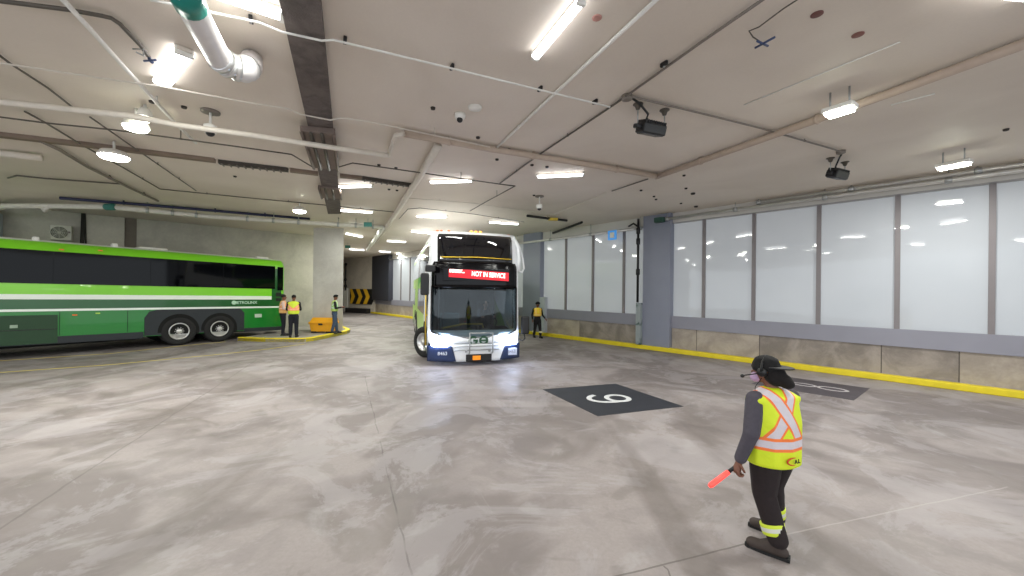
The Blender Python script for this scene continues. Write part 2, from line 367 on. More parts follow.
# wheel arch cut-outs are made with dark arch panels; the hull keeps its skirt
hull = mb.build('body', green, coach)
for nm, ix in (('zc', 2), ('xc', 0)):
    a_ = hull.data.attributes.new(nm, 'FLOAT', 'POINT')
    for i, v in enumerate(raw): a_.data[i].value = v[ix]
def side(poly, name, m, off=.012, depth=.03, parent=coach):
    """flat panel on the coach side from (x, z) outline"""
    MM = MT @ Matrix(((1, 0, 0, 0), (0, 0, 1, 0), (0, 1, 0, 0), (0, 0, 0, 1)))
    return MB().prism(poly, -off, depth, MM).build(name, m, parent, bevel=.004)
def rect(x0, x1, z0, z1): return [(x0, z0), (x1, z0), (x1, z1), (x0, z1)]
cgl = mat('coach_black_glass', (5, 6, 9), .05, 0, .2, 2, spec=.2)
xe = ct(275)
side(rect(-9.7, xe, 2.16, 3.15), 'window_surround', mat('gloss_black_band', (6, 7, 9), .1, spec=.2), .010)
for i, (a, b) in enumerate(((-9.6, -7.4), (-7.4, -5.2), (-5.2, -3.0), (-3.0, -.8), (-.8, 1.35), (1.35, xe))):
    side(rect(a+.008, b-.008, 2.16, 3.15), 'side_window', cgl, .016)
side(rect(ct(277.5), ct(283), 2.1, 3.13), 'rear_side_window', cgl, .012)
side(rect(ct(276), ct(281), 1.83, 2.0), 'vent', black, .014); side(rect(ct(276), ct(281), 1.62, 1.76), 'vent', black, .014)
archm = mat('wheel_arch_charcoal', (34, 40, 46), .6)
ax = 1.25
side([(-.95, .42), (-.95, 1.05), (-.82, 1.26), (-.6, 1.33), (1.95, 1.33), (2.1, 1.15), (2.1, .42)], 'wheel_arch', archm, .018)
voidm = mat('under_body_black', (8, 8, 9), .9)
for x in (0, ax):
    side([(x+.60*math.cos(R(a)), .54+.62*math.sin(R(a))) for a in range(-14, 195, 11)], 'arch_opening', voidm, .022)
side(rect(-9.8, -.97, .34, .56), 'skirt', archm, .014)
side(rect(2.1, 3.6, .34, .5), 'skirt', archm, .014)
side(rect(ct(0)-2.5, ct(58), .36, 1.22), 'luggage_bay_door', mat('dark_green_louvre', (22, 62, 32), .5), .02)
side(rect(ct(0)-2.5, ct(58), .78, .80), 'door_seam', black, .026)
side(rect(ct(10), ct(18), .86, .95), 'door_handle', mat('pale_handle', (150, 170, 150), .4), .035)
for px in (60, 128, 150): side(rect(ct(px)-.006, ct(px)+.006, .58, 1.32), 'panel_seam', mat('seam_green', (14, 60, 28), .6), .013)
side(rect(ct(255), ct(262), .93, 1.08), 'badge', mat('pale_badge', (190, 206, 190), .5), .014)
om = mat('amber_marker', (230, 110, 40), .3, emit=(255, 120, 40), es=.15)
for px, z in ((75, 1.2), (100, 3.28), (61, 3.22)): side(rect(ct(px)-.05, ct(px)+.05, z-.018, z+.018), 'marker_lamp', om, .03)
side(rect(ct(98)-.05, ct(98)+.05, 1.22, 1.26), 'fuel_flap_latch', mat('lime_latch', (180, 220, 90), .4), .03)
T = MT @ Matrix.Translation((ct(245.5), -.014, 1.56)) @ Matrix(((1, 0, 0, 0), (0, 0, -1, 0), (0, 1, 0, 0), (0, 0, 0, 1)))
lgm = mat('pale_green_lettering', (186, 220, 196), .5)
text('lettering', 'METROLINX', .155, lgm, T, coach, .004, 1.0)
MB().lathe([(.085, 0), (.085, .006), (.0001, .007)], MT @ Matrix.Translation((ct(234), -.008, 1.56)) @ Matrix.Rotation(R(90), 4, 'X'), 20).build('emblem', lgm, coach)
for x, w_, h_ in ((ct(37), .14, .14), (ct(117), .14, .14)):
    MB().box(x-w_/2, x+w_/2, .3, .6, 3.44, 3.44+h_, MT, .03).build('roof_antenna', white, coach)
for x, w_ in ((ct(158), .8), (ct(268), .5)): MB().box(x-w_/2, x+w_/2,   .5, 1.7, 3.46, 3.57, MT, .05).build('roof_hatch', white, coach)
for x in (0, ax):
    for yy, sg in ((-.035, -1), (2.52, 1)):
        Mh = MC @ Matrix.Translation((x, yy, .52)) @ Matrix.Rotation(R(90 if sg < 0 else -90), 4, 'X')
        wheel(coach, Mh, .52, .5)
for yy, sg in ((-.035, -1), (2.52, 1)):
    wheel(coach, MC @ Matrix.Translation((-7.4, yy, .52)) @ Matrix.Rotation(R(90 if sg < 0 else -90), 4, 'X'), .52, .3)
    
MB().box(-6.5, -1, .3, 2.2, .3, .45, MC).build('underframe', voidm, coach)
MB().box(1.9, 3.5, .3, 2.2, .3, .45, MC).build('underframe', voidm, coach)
MB().box(-10.0, -9.96, .3, 2.2, 1.4, 3.0, MT).build('windscreen', cgl, coach)
MB().box(3.62, 3.68, .4, 2.1, .5, 1.5, MT).build('engine_door', black, coach)
MB().box(3.6, 3.64, .35, 2.15, 2.1, 3.0, MT).build('rear_window', cgl, coach)
# ------------------------------------------------------------------ the double-deck bus
DA = R(16.5)
dd = thing('double_decker_bus', 'white and green double-deck bus with lit red destination sign facing the camera', 'bus', (-2.31+1.35*math.cos(DA), 10.62+1.35*math.sin(DA), 0), DA); dd.scale = (1.04, 1, 1.018)
HW, TOP, LEN = 1.3, 3.80, 12.6
def fy(x, z):
    """front skin: bowed in plan, upper deck raked back"""
    return .30*abs(x/HW)**3.2 + max(0, z-2.5)**1.5*.11 + max(0, z-3.55)**1.3*.5 - .06*(z < .72)
def hwz(z): return HW*(1-.02*max(0, z-1.2)) - max(0, z-3.55)**2*1.2
def patch(name, m, zs, lf, rt, off=.0, nx=14, parent=dd, th=.03):
    rows = []; back = []
    for z in zs:
        a, b = lf(z), rt(z); rows.append([Vector((a+(b-a)*i/nx, fy(a+(b-a)*i/nx, z)-off, z)) for i in range(nx+1)])
    mb = MB(); mb.grid(rows); o = mb.build(name, m, parent)
    s_ = o.modifiers.new('t', 'SOLIDIFY'); s_.thickness = th; s_.offset = 0
    return o
def fr(a, b, n): return [a+(b-a)*i/n for i in range(n+1)]
buswhite = mat('bus_white', (232, 234, 238), .3, 0, .04, 2, coat=.4)
navy = mat('bumper_navy', (34, 50, 88), .35, 0, .15, 4)
ddglass = mat('upper_windscreen_glass', (6, 8, 14), .05, 0, .2, 3, coat=1)
ddblack = mat('black_mask', (6, 5, 8), .15, spec=.25)
# hull: sides, roof, back
secs = []
zprof = [.28, .7, 1.2, 2.0, 2.7, 3.2, 3.55, 3.68, 3.76]
def sec(y, sc=1.0, ztop=TOP):
    L = [Vector((-hwz(z)*sc, y+fy(HW, z)*(1 if y < .2 else 0), z)) for z in zprof]
    mid = [Vector((x, y+(fy(HW, 3.76) if y < .2 else 0), ztop-.02*abs(x))) for x in (-.8, -.4, 0, .4, .8)]
    return L+mid+[Vector((-p.x, p.y, p.z)) for p in reversed(L)]
rows = [sec(0)]+[sec(y) for y in (1.3, 3, 6, 9, 12.3)]+[sec(LEN, .97, TOP-.08)]
mb = MB(); mb.grid(rows); m_ = len(rows[0]); mb.f.append(tuple(range((len(rows)-1)*m_, len(rows)*m_))); mb.sm.append(False)
mb.add([(-1.28, .4, .3), (1.28, .4, .3), (1.28, 12.5, .3), (-1.28, 12.5, .3)], [(0, 1, 2, 3)])
q = NT('bus_side_livery'); o_ = q.xyz(); Yc, Zc = o_[1], o_[2]
wav = q.math('ADD', Zc, q.math('MULTIPLY', q.math('SINE', q.math('MULTIPLY', Yc, .9)), .5))
gz = q.math('GREATER_THAN', q.math('ADD', Yc, q.math('MULTIPLY', q.math('SINE', q.math('MULTIPLY', Zc, 2.2)), .9)), 2.6)
gz = q.math('MULTIPLY', gz, q.math('LESS_THAN', Zc, 3.62))
c = q.mix(gz, srgb((232, 234, 238)), srgb((178, 214, 120)))
sw = q.math('MULTIPLY', gz, q.math('MULTIPLY', q.band(wav, 1.9, 2.5), q.math('LESS_THAN', Yc, 7)))
c = q.mix(sw, c, srgb((74, 178, 56)))
c = q.mix(q.math('LESS_THAN', Zc, .5), c, srgb((60, 84, 66)))
q.L(c, q.b.inputs['Base Color']); q.b.inputs['Roughness'].default_value = .3
mb.build('body', q.m, dd)
Z3 = lambda z: hwz(z)
def maskw(z):   # half width of the black / glass field of the face
    if z > 3.1: return 1.06
    if z > 2.75: return 1.06+(3.1-z)*.45
    return 1.218 - max(0, z-1.2)*.01
patch('front_frame', buswhite, fr(2.6, 3.76, 12), lambda z: -hwz(z), lambda z: hwz(z), 0, 24)
patch('front_frame', buswhite, fr(.62, .98, 4), lambda z: -hwz(z), lambda z: hwz(z), .0, 24)
for s in (-1, 1):
    patch('corner_post', buswhite, fr(.8, 2.75, 10), (lambda z: -hwz(z)) if s < 0 else (lambda z: 1.19), (lambda z: -1.19) if s < 0 else (lambda z: hwz(z)), .0, 3)
# roof lip joining face and roof
mb = MB(); xsn = fr(-1.24, 1.24, 24)
mb.grid([[Vector((x, fy(x, 3.76), 3.74)) for x in xsn], [Vector((x*.98, fy(x, 3.76)+.06, TOP-.012)) for x in xsn], [Vector((x*.98, .75, TOP-.01)) for x in xsn]]); mb.build('roof_front', buswhite, dd)
patch('upper_windscreen', ddglass, fr(2.88, 3.69, 8), lambda z: -1.06+max(0, z-3.6)*.3, lambda z: 1.06-max(0, z-3.6)*.3, .03)
patch('mask_panel', ddblack, fr(2.18, 2.9, 8), lambda z: -maskw(z), lambda z: maskw(z), .032, 20)
# lower windscreen: see-through tinted glass over a furnished cab
q = NT('windscreen_glass'); nt = q.t
tr = q.n('ShaderNodeBsdfTransparent'); tr.inputs[0].default_value = (.46, .54, .57, 1); gl = q.n('ShaderNodeBsdfGlossy'); gl.inputs['Roughness'].default_value = .03
mx = q.n('ShaderNodeMixShader'); fz = q.n('ShaderNodeFresnel'); fz.inputs[0].default_value = 1.5
nn = q.noise(3, 2); q.L(q.math('ADD', fz.outputs[0], q.math('MULTIPLY', nn, .02)), mx.inputs[0]); q.L(tr.outputs[0], mx.inputs[1]); q.L(gl.outputs[0], mx.inputs[2])
q.L(mx.outputs[0], nt.nodes['Material Output'].inputs[0]); wsg = q.m
def bl(x0): return lambda z: x0
zs = fr(.76, 2.2, 16)
def wsw(z): return maskw(z)-.0 if z > .98 else 1.218*math.sqrt(max(0, 1-((.98-z)/.23)**2)) if z > .76 else .25
patch('windscreen', wsg, zs, lambda z: -wsw(z), lambda z: wsw(z), .02, 24, th=.012)
seal = MB()
pts = [Vector((-1.218, fy(1.218, 2.2)-.03, 2.2))]+[Vector((-wsw(z), fy(wsw(z), z)-.03, z)) for z in reversed(zs)]+[Vector((wsw(z), fy(wsw(z), z)-.03, z)) for z in zs]
seal.tube(pts, .022, 6); seal.build('windscreen_seal', black, dd)
# cab interior
inn = mat('cab_interior_dark', (44, 50, 56), .6); dash = mat('dashboard_grey', (120, 118, 112), .6)
MB().box(-1.2, 1.2, 3.0, 3.05, .6, 2.5).build('cab_bulkhead', inn, dd)
MB().box(-1.2, 1.2, .3, 3.0, .45, .5).build('cab_floor', inn, dd)
MB().box(-1.2, 1.2, .3, 3.0, 2.35, 2.38).build('cab_ceiling', inn, dd)
MB().box(-1.16, 1.16, .28, .62, .72, .94, None, .06).build('dashboard', dash, dd)
MB().tube([(-.9, .5, 1.0), (-.3, .42, 1.12), (.25, .42, 1.12), (.3, .5, 1.0)], .025, 8).build('grab_rail', mat('yellow_rail', (236, 196, 40), .4), dd)
MB().tube([(-.95, .9, .9), (-.95, .9, 2.3)], .02).build('cab_post', galv, dd)
mb = MB().box(.25, .78, 1.35, 1.5, .9, 1.75, None, .05); mb.box(.25, .78, .9, 1.45, .8, .95, None, .05); mb.build('driver_seat', black, dd)
ringp = [Vector((.5+.22*math.cos(a), .62+.1*math.sin(a), 1.18+.2*math.sin(a))) for a in [i*.3927 for i in range(17)]]
MB().tube(ringp, .016, 6, False).build('steering_wheel', black, dd)
MB().box(-.92, -.3, 1.2, 1.3, .95, 1.4, None, .03).build('cab_partition', mat('cab_teal', (70, 110, 120), .4), dd)
mb = MB()
for x in (-.9, -.2): mb.tube([(x, .22, 1.0), (x, .2, 2.1)], .012, 6)
mb.tube([(-.95, .2, 2.14), (.9, .2, 2.14)], .05, 6); mb.build('sun_visor', mat('visor_grey', (96, 100, 104), .6), dd)
cl_ = MB().box(-.5, .5, 1.2, 1.4, 2.31, 2.35, None, .01).build('added_cab_lamp', mat('added_cab_glow', (255, 255, 255), .4, emit=(235, 245, 255), es=6), dd)  # added lamp, brightens the cab so the driver shows
l = bpy.data.lights.new('cab_fill_light', 'AREA'); l.size = .8; l.energy = 7; lo = bpy.data.objects.new('cab_fill_light', l); COL.objects.link(lo); lo.parent = dd; lo.location = (0, 1.1, 2.28)  # fill light under the added lamp
# destination sign
sgn = MB().box(-.93, .93, -.045, .12, 2.36, 2.72, None, .01).build('destination_sign', ddblack, dd)
red = mat('led_red_field', (120, 12, 20), .4, emit=(255, 24, 46), es=.75)
Ty = Matrix(((1, 0, 0, 0), (0, 0, -1, 0), (0, 1, 0, 0), (0, 0, 0, 1)))
MB().prism([(-.78, 2.47), (-.26, 2.44), (.9, 2.38), (.9, 2.62), (-.26, 2.68), (-.78, 2.68)], -.0, .012, Matrix(((1, 0, 0, 0), (0, 0, -1, -.046), (0, 1, 0, 0), (0, 0, 0, 1)))).build('led_panel', red, sgn)
led = mat('led_letters', (255, 230, 225), .4, emit=(255, 190, 180), es=2.2)
text('led_text', 'SORRY...', .11, led, Matrix.Translation((-.56, -.064, 2.63)) @ Ty @ Matrix.Rotation(R(-2), 4, 'Z'), sgn, .008, 1.0)
text('led_text', 'NOT IN SERVICE', .185, led, Matrix.Translation((.32, -.064, 2.545)) @ Ty @ Matrix.Rotation(R(-3), 4, 'Z'), sgn, .004, .70)
# face details
MB().tube([(-1.0, .12, 3.02), (0, .04, 3.04), (1.0, .12, 3.02)], .014, 6).build('upper_rail', mat('yellow_rail', (236, 196, 40), .4), dd).location.y = -.06
patch('bumper', buswhite, fr(.12, .6, 5), lambda z: -.62-(z-.12)*.25, lambda z: .72+(z-.12)*.35, .03)
for s in (-1, 1):
    patch('bumper_corner', navy, fr(.13, .56, 5), (lambda z: -1.31) if s < 0 else (lambda z: .66+(z-.12)*.35), (lambda z: -.56-(z-.12)*.25) if s < 0 else (lambda z: 1.31), .045, 10)
hl = mat('headlamp_glow', (235, 240, 255), .2, emit=(205, 222, 255), es=22)
for s in (-1, 1):
    MH = Matrix.Translation((s*.97, fy(.97, .7)-.07, .69)) @ Matrix.Rotation(R(s*18), 4, 'Z') @ Matrix.Rotation(R(90), 4, 'X')
    hd = MB().box(-.26, .22, -.14, .13, -.02, .06, MH, .05).build('headlamp', hl, dd)
    MB().lathe([(.075, .05), (.07, .07), (.0001, .075)], MH @ Matrix.Translation((-s*.06, 0, 0)), 18).build('lens', hl, hd)
    MB().lathe([(.04, .0), (.035, .02), (.0001, .02)], Matrix.Translation((s*1.08, fy(1.08, .7)-.03, .87)) @ Matrix.Rotation(R(90), 4, 'X'), 14).build('fog_lamp', galv, dd)
gogreen = mat('logo_green', (42, 84, 60), .5)
Tl = Matrix.Translation((0, -.075, 0)) @ Ty
mb = MB(); Mx = Matrix.Translation((-.1, -.1, .70)) @ Ty
ring(mb, 0, 0, .13, .13, .06, 40, 360, 24, Mx); mb.add([Mx @ Vector(p) for p in ((0, -.03, 0), (.13, -.03, 0), (.13, .03, 0), (0, .03, 0))], [(0, 1, 2, 3)])
Mx = Matrix.Translation((.19, -.1, .70)) @ Ty; ring(mb, 0, 0, .13, .13, .06, 0, 360, 24, Mx)
mb.add([Mx @ Vector(p) for p in ((-.1, -.025, 0), (.1, -.025, 0), (.1, .025, 0), (-.1, .025, 0))], [(0, 1, 2, 3)]); o = mb.build('logo', gogreen, dd)
pl = MB().box(-.3, .42, -.13, -.04, .12, .32, None, .02).build('tow_panel', black, dd)
MB().box(-.12, .1, -.15, -.125, .16, .28, None, .005).build('marker_plate', mat('orange_plate', (250, 150, 30), .5, emit=(255, 140, 20), es=.25), pl)
np_ = MB().box(.86, 1.18, fy(1.02, .4)-.1, fy(1.02, .4)-.02, .24, .44, None, .008).build('registration_plate', mat('plate_white', (206, 214, 236), .5), dd)
text('plate_text', '8463', .13, mat('plate_ink', (120, 124, 140), .5), Matrix.Translation((1.02, fy(1.02, .4)-.103, .34)) @ Ty, np_, 0, .9)
text('fleet_number', '8463', .13, mat('fleet_number_white', (220, 225, 235), .5), Matrix.Translation((-.93, fy(.93, .4)-.12, .36)) @ Matrix.Rotation(R(-10), 4, 'Z') @ Ty, dd, .002)
# folded bicycle rack
rk = MB()
for x in (-.22, .42): rk.tube([(x, -.14, .34), (x, -.24, .38), (x, -.22, .92)], .02, 8)
rk.tube([(-.22, -.22, .92), (.42, -.22, .92)], .02, 8)
for z in (.45, .55): rk.tube([(-.62, -.16, z), (.62, -.16, z)], .018, 8)
rk.tube([(-.22, -.23, .62), (.42, -.23, .62)], .014, 6)
for x in (-.3, .35): rk.tube([(x, -.02, .38), (x, -.18, .42)], .03, 6)
rk.build('bicycle_rack', galv, dd)
# marker lamps on the roof edge
for x in (-1.05, -.95, -.75): MB().ball((x, fy(x, 3.76)+.03, TOP-.01), (.05, .03, .03), 1).build('roof_marker', om, dd)
for x in (-.13, 0, .13): MB().ball((x, fy(x, 3.76)+.02, TOP+.0), (.055, .03, .03), 1).build('roof_marker', mat('amber_roof', (240, 170, 80), .3, emit=(255, 170, 70), es=1.6), dd)
MB().ball((1.0, fy(1, 3.76)+.03, TOP-.04), (.06, .03, .03), 1).build('roof_marker', om, dd)
# mirrors
mir = MB().box(-1.52, -1.30, -.10, .06, 1.96, 2.56, None, .04)
mir.build('mirror', black, dd); MB().box(-1.40, -1.14, -.12, .14, 2.6, 2.78, None, .03).build('mirror_arm', black, dd)
MB().box(1.34, 1.58, -.05+.1, .2, .82, 1.36, None, .05).build('mirror', black, dd)
MB().tube([(1.44, .15, .84), (1.46, .12, .7), (1.40, .14, .62), (1.32, .2, .66), (1.29, .3, .7)], .02, 6).build('mirror_arm', black, dd)
# branch guard loop on the far upper corner
MB().tube([(1.15, fy(1.15, 3.7)-.02, 3.72), (1.36, .5, 3.5), (1.47, .46, 3.1), (1.50, .42, 2.78), (1.43, .38, 2.66), (1.30, .36, 2.72)], .03, 8).build('branch_guard', buswhite, dd)
MB().tube([(1.16, fy(1.16, 3.7)-.03, 3.66), (1.29, .34, 3.4), (1.31, .32, 3.0), (1.28, .3, 2.7)], .06, 8).build('branch_guard', buswhite, dd)
# left side glazing and door
def lside(poly, name, m, off=.012):
    n = len(poly); vs = [(-hwz(z)-o_, y, z) for o_ in (-.02, off) for y, z in poly]
    return MB().add(vs, [tuple(range(n))[::-1], tuple(range(n, 2*n))]+[(i, (i+1) % n, n+(i+1) % n, n+i) for i in range(n)]).build(name, m, dd)
sidegl = mat('side_glass', (52, 60, 66), .06, 0, .1, 2, coat=1)
for a, b in ((.75, 2.9), (2.95, 5.2), (5.25, 7.5), (7.55, 9.8), (9.85, 12.0)):
    lside([(a, 2.62 if a > 1 else 2.95), (b, 2.62), (b, 3.45), (a, 3.45)], 'upper_side_window', sidegl)
lside([(.45, .42), (1.0, .42), (1.0, 2.25), (.45, 2.25)], 'door', sidegl)
MB().tube([(-1.33, .72, .5), (-1.33, .72, 2.2)], .018).build('door_rail', mat('yellow_rail', (236, 196, 40), .4), dd)
for a, b in ((2.2, 4.3), (4.35, 6.4), (9.7, 11.8)): lside([(a, 1.3), (b, 1.3), (b, 2.15), (a, 2.15)], 'lower_side_window', sidegl)
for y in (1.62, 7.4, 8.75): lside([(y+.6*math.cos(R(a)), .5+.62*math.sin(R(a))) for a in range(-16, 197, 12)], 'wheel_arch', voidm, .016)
for y in (7.4, 8.75):
    for s in (-1, 1): wheel(dd, Matrix.Translation((s*1.33, y, .48)) @ Matrix.Rotation(R(90*s), 4, 'Y'), .48, .5)
wheel(dd, Matrix.Translation((-1.36, 1.55, .48)) @ Matrix.Rotation(R(34), 4, 'Z') @ Matrix.Rotation(R(-90), 4, 'Y'), .48, .28)
wheel(dd, Matrix.Translation((1.18, 1.55, .48)) @ Matrix.Rotation(R(34), 4, 'Z') @ Matrix.Rotation(R(90), 4, 'Y'), .48, .28)
# ------------------------------------------------------------------ figures
def hull_blob(bm, p, q, rp, rq, seg=2):
    pts = []
    for c_, r_ in ((p, rp), (q, rq)):
        t = bmesh.new(); bmesh.ops.create_icosphere(t, subdivisions=seg, radius=1)
        rr = r_ if hasattr(r_, '__len__') else (r_, r_, r_)
        for v in t.verts: pts.append(Vector((c_[0]+v.co.x*rr[0], c_[1]+v.co.y*rr[1], c_[2]+v.co.z*rr[2])))
        t.free()
    n0 = [bm.verts.new(p_) for p_ in pts]
    r = bmesh.ops.convex_hull(bm, input=n0)
    bmesh.ops.delete(bm, geom=[g_ for g_ in r['geom_interior'] if isinstance(g_, bmesh.types.BMVert)], context='VERTS')
def skinmesh(name, blobs, m, parent, vox=.014, it=6, cut=None):
    """fuse tapered limbs into one continuous smooth surface"""
    bm = bmesh.new()
    for b in blobs: hull_blob(bm, *b)
    me = bpy.data.meshes.new(name+'_raw'); bm.to_mesh(me); bm.free(); t = bpy.data.objects.new('raw', me); COL.objects.link(t)
    r = t.modifiers.new('r', 'REMESH'); r.mode = 'VOXEL'; r.voxel_size = vox
    sm = t.modifiers.new('s', 'SMOOTH'); sm.iterations = it; sm.factor = .5
    dgp = bpy.context.evaluated_depsgraph_get(); dgp.update()
    out = bpy.data.meshes.new_from_object(t.evaluated_get(dgp)); bpy.data.objects.remove(t)
    if cut:
        bm = bmesh.new(); bm.from_mesh(out)
        for co, no in cut:
            g_ = bm.verts[:]+bm.edges[:]+bm.faces[:]; bmesh.ops.bisect_plane(bm, geom=g_, plane_co=co, plane_no=no, clear_outer=True)
        bm.to_mesh(out); bm.free()
    for p in out.polygons: p.use_smooth = True
    out.materials.clear(); out.materials.append(m); out.name = name
    o = bpy.data.objects.new(name, out); COL.objects.link(o); o.parent = parent; return o
def vest_mat(name, yel, org, sil, zb=.93, x0=.02, ztop=1.32, slope=.36, ow=.056, sw=.034, zx=1.12):
    q = NT(name); o_ = q.xyz(); x, y, z = o_[0], o_[1], o_[2]
    back = q.math('LESS_THAN', y, .02)
    zr = q.math('SUBTRACT', z, zx)
    def stripe(sg):
        d = q.math('ABSOLUTE', q.math('ADD', q.math('SUBTRACT', x, x0), q.math('MULTIPLY', zr, sg*slope/.5)))
        up = q.math('GREATER_THAN', z, zb)
        return q.math('MULTIPLY', q.math('LESS_THAN', d, ow), up), q.math('MULTIPLY', q.math('LESS_THAN', d, sw), up)
    o1, s1 = stripe(1); o2, s2 = stripe(-1)
    fd = q.math('ABSOLUTE', q.math('SUBTRACT', q.math('ABSOLUTE', x), .11)); fo = q.math('MULTIPLY', q.math('LESS_THAN', fd, .045), q.math('GREATER_THAN', z, zb)); fs = q.math('MULTIPLY', q.math('LESS_THAN', fd, .024), q.math('GREATER_THAN', z, zb))
    bo = q.band(z, zb-.06, zb+.05); bs = q.band(z, zb-.035, zb+.025)
    fold = q.noise(7, 3, .4)
    c = q.mix(q.math('MULTIPLY', fold, .3), srgb(yel), tuple(v*.75 for v in srgb(yel)))
    nb = q.math('SUBTRACT', 1.0, back)
    for o_m, s_m, w_ in ((o2, s2, back), (o1, s1, back), (fo, fs, nb)):
        c = q.mix(q.math('MULTIPLY', o_m, w_), c, srgb(org)); c = q.mix(q.math('MULTIPLY', s_m, w_), c, srgb(sil))
    c = q.mix(bo, c, srgb(org)); c = q.mix(bs, c, srgb(sil))
    q.L(c, q.b.inputs['Base Color']); q.b.inputs['Roughness'].default_value = .6; q.bump(fold, .5, .03)
    q.L(c, q.b.inputs['Emission Color']); q.b.inputs['Emission Strength'].default_value = 0
    return q.m
skin_d = mat('brown_skin', (120, 78, 62), .55, 0, .08, 20)
hair_m = mat('black_hair', (16, 10, 11), .9, 0, .5, 60)
trou = mat('charcoal_trousers', (36, 27, 29), .9, 0, .25, 40)
navt = mat('navy_trousers', (20, 22, 34), .85, 0, .25, 40)
bootm = mat('worn_boot_leather', (62, 52, 48), .7, 0, .2, 20)
slv = mat('dark_grey_sleeve', (74, 70, 80), .85, 0, .2, 40)
blk = mat('black_jacket', (24, 22, 26), .85, 0, .2, 40)
def V(*a): return Vector(a)
def hand(parent, body_blobs, wrist, dirv, side_v, curl=.6, sc=1.0, vox=.006):
    """finger blobs: palm, four curled fingers, a thumb from the side of the palm"""
    d = dirv.normalized(); sv = side_v.normalized(); nv = d.cross(sv).normalized(); B = []
    palm = wrist+d*.05*sc
    B.append((wrist, palm+d*.035*sc, .024*sc, .034*sc))
    for i, ln in enumerate((.068, .078, .072, .056)):
        b0 = palm+d*.045*sc+sv*(-.03+.02*i)*sc; l = ln*sc
        p1 = b0+(d*math.cos(curl*.6)+nv*math.sin(curl*.6))*l*.5
        p2 = p1+(d*math.cos(curl*1.7)+nv*math.sin(curl*1.7))*l*.32
        p3 = p2+(d*math.cos(curl*2.7)+nv*math.sin(curl*2.7))*l*.25
        B += [(b0, p1, .0095*sc, .009*sc), (p1, p2, .009*sc, .0085*sc), (p2, p3, .0085*sc, .0075*sc)]
    t0 = wrist+d*.03*sc-sv*.028*sc; t1 = t0+(d*.6-sv*.6+nv*.4).normalized()*.035*sc; t2 = t1+(d*.7+nv*.7).normalized()*.03*sc
    B += [(t0, t1, .012*sc, .0105*sc), (t1, t2, .0105*sc, .009*sc)]
    return B
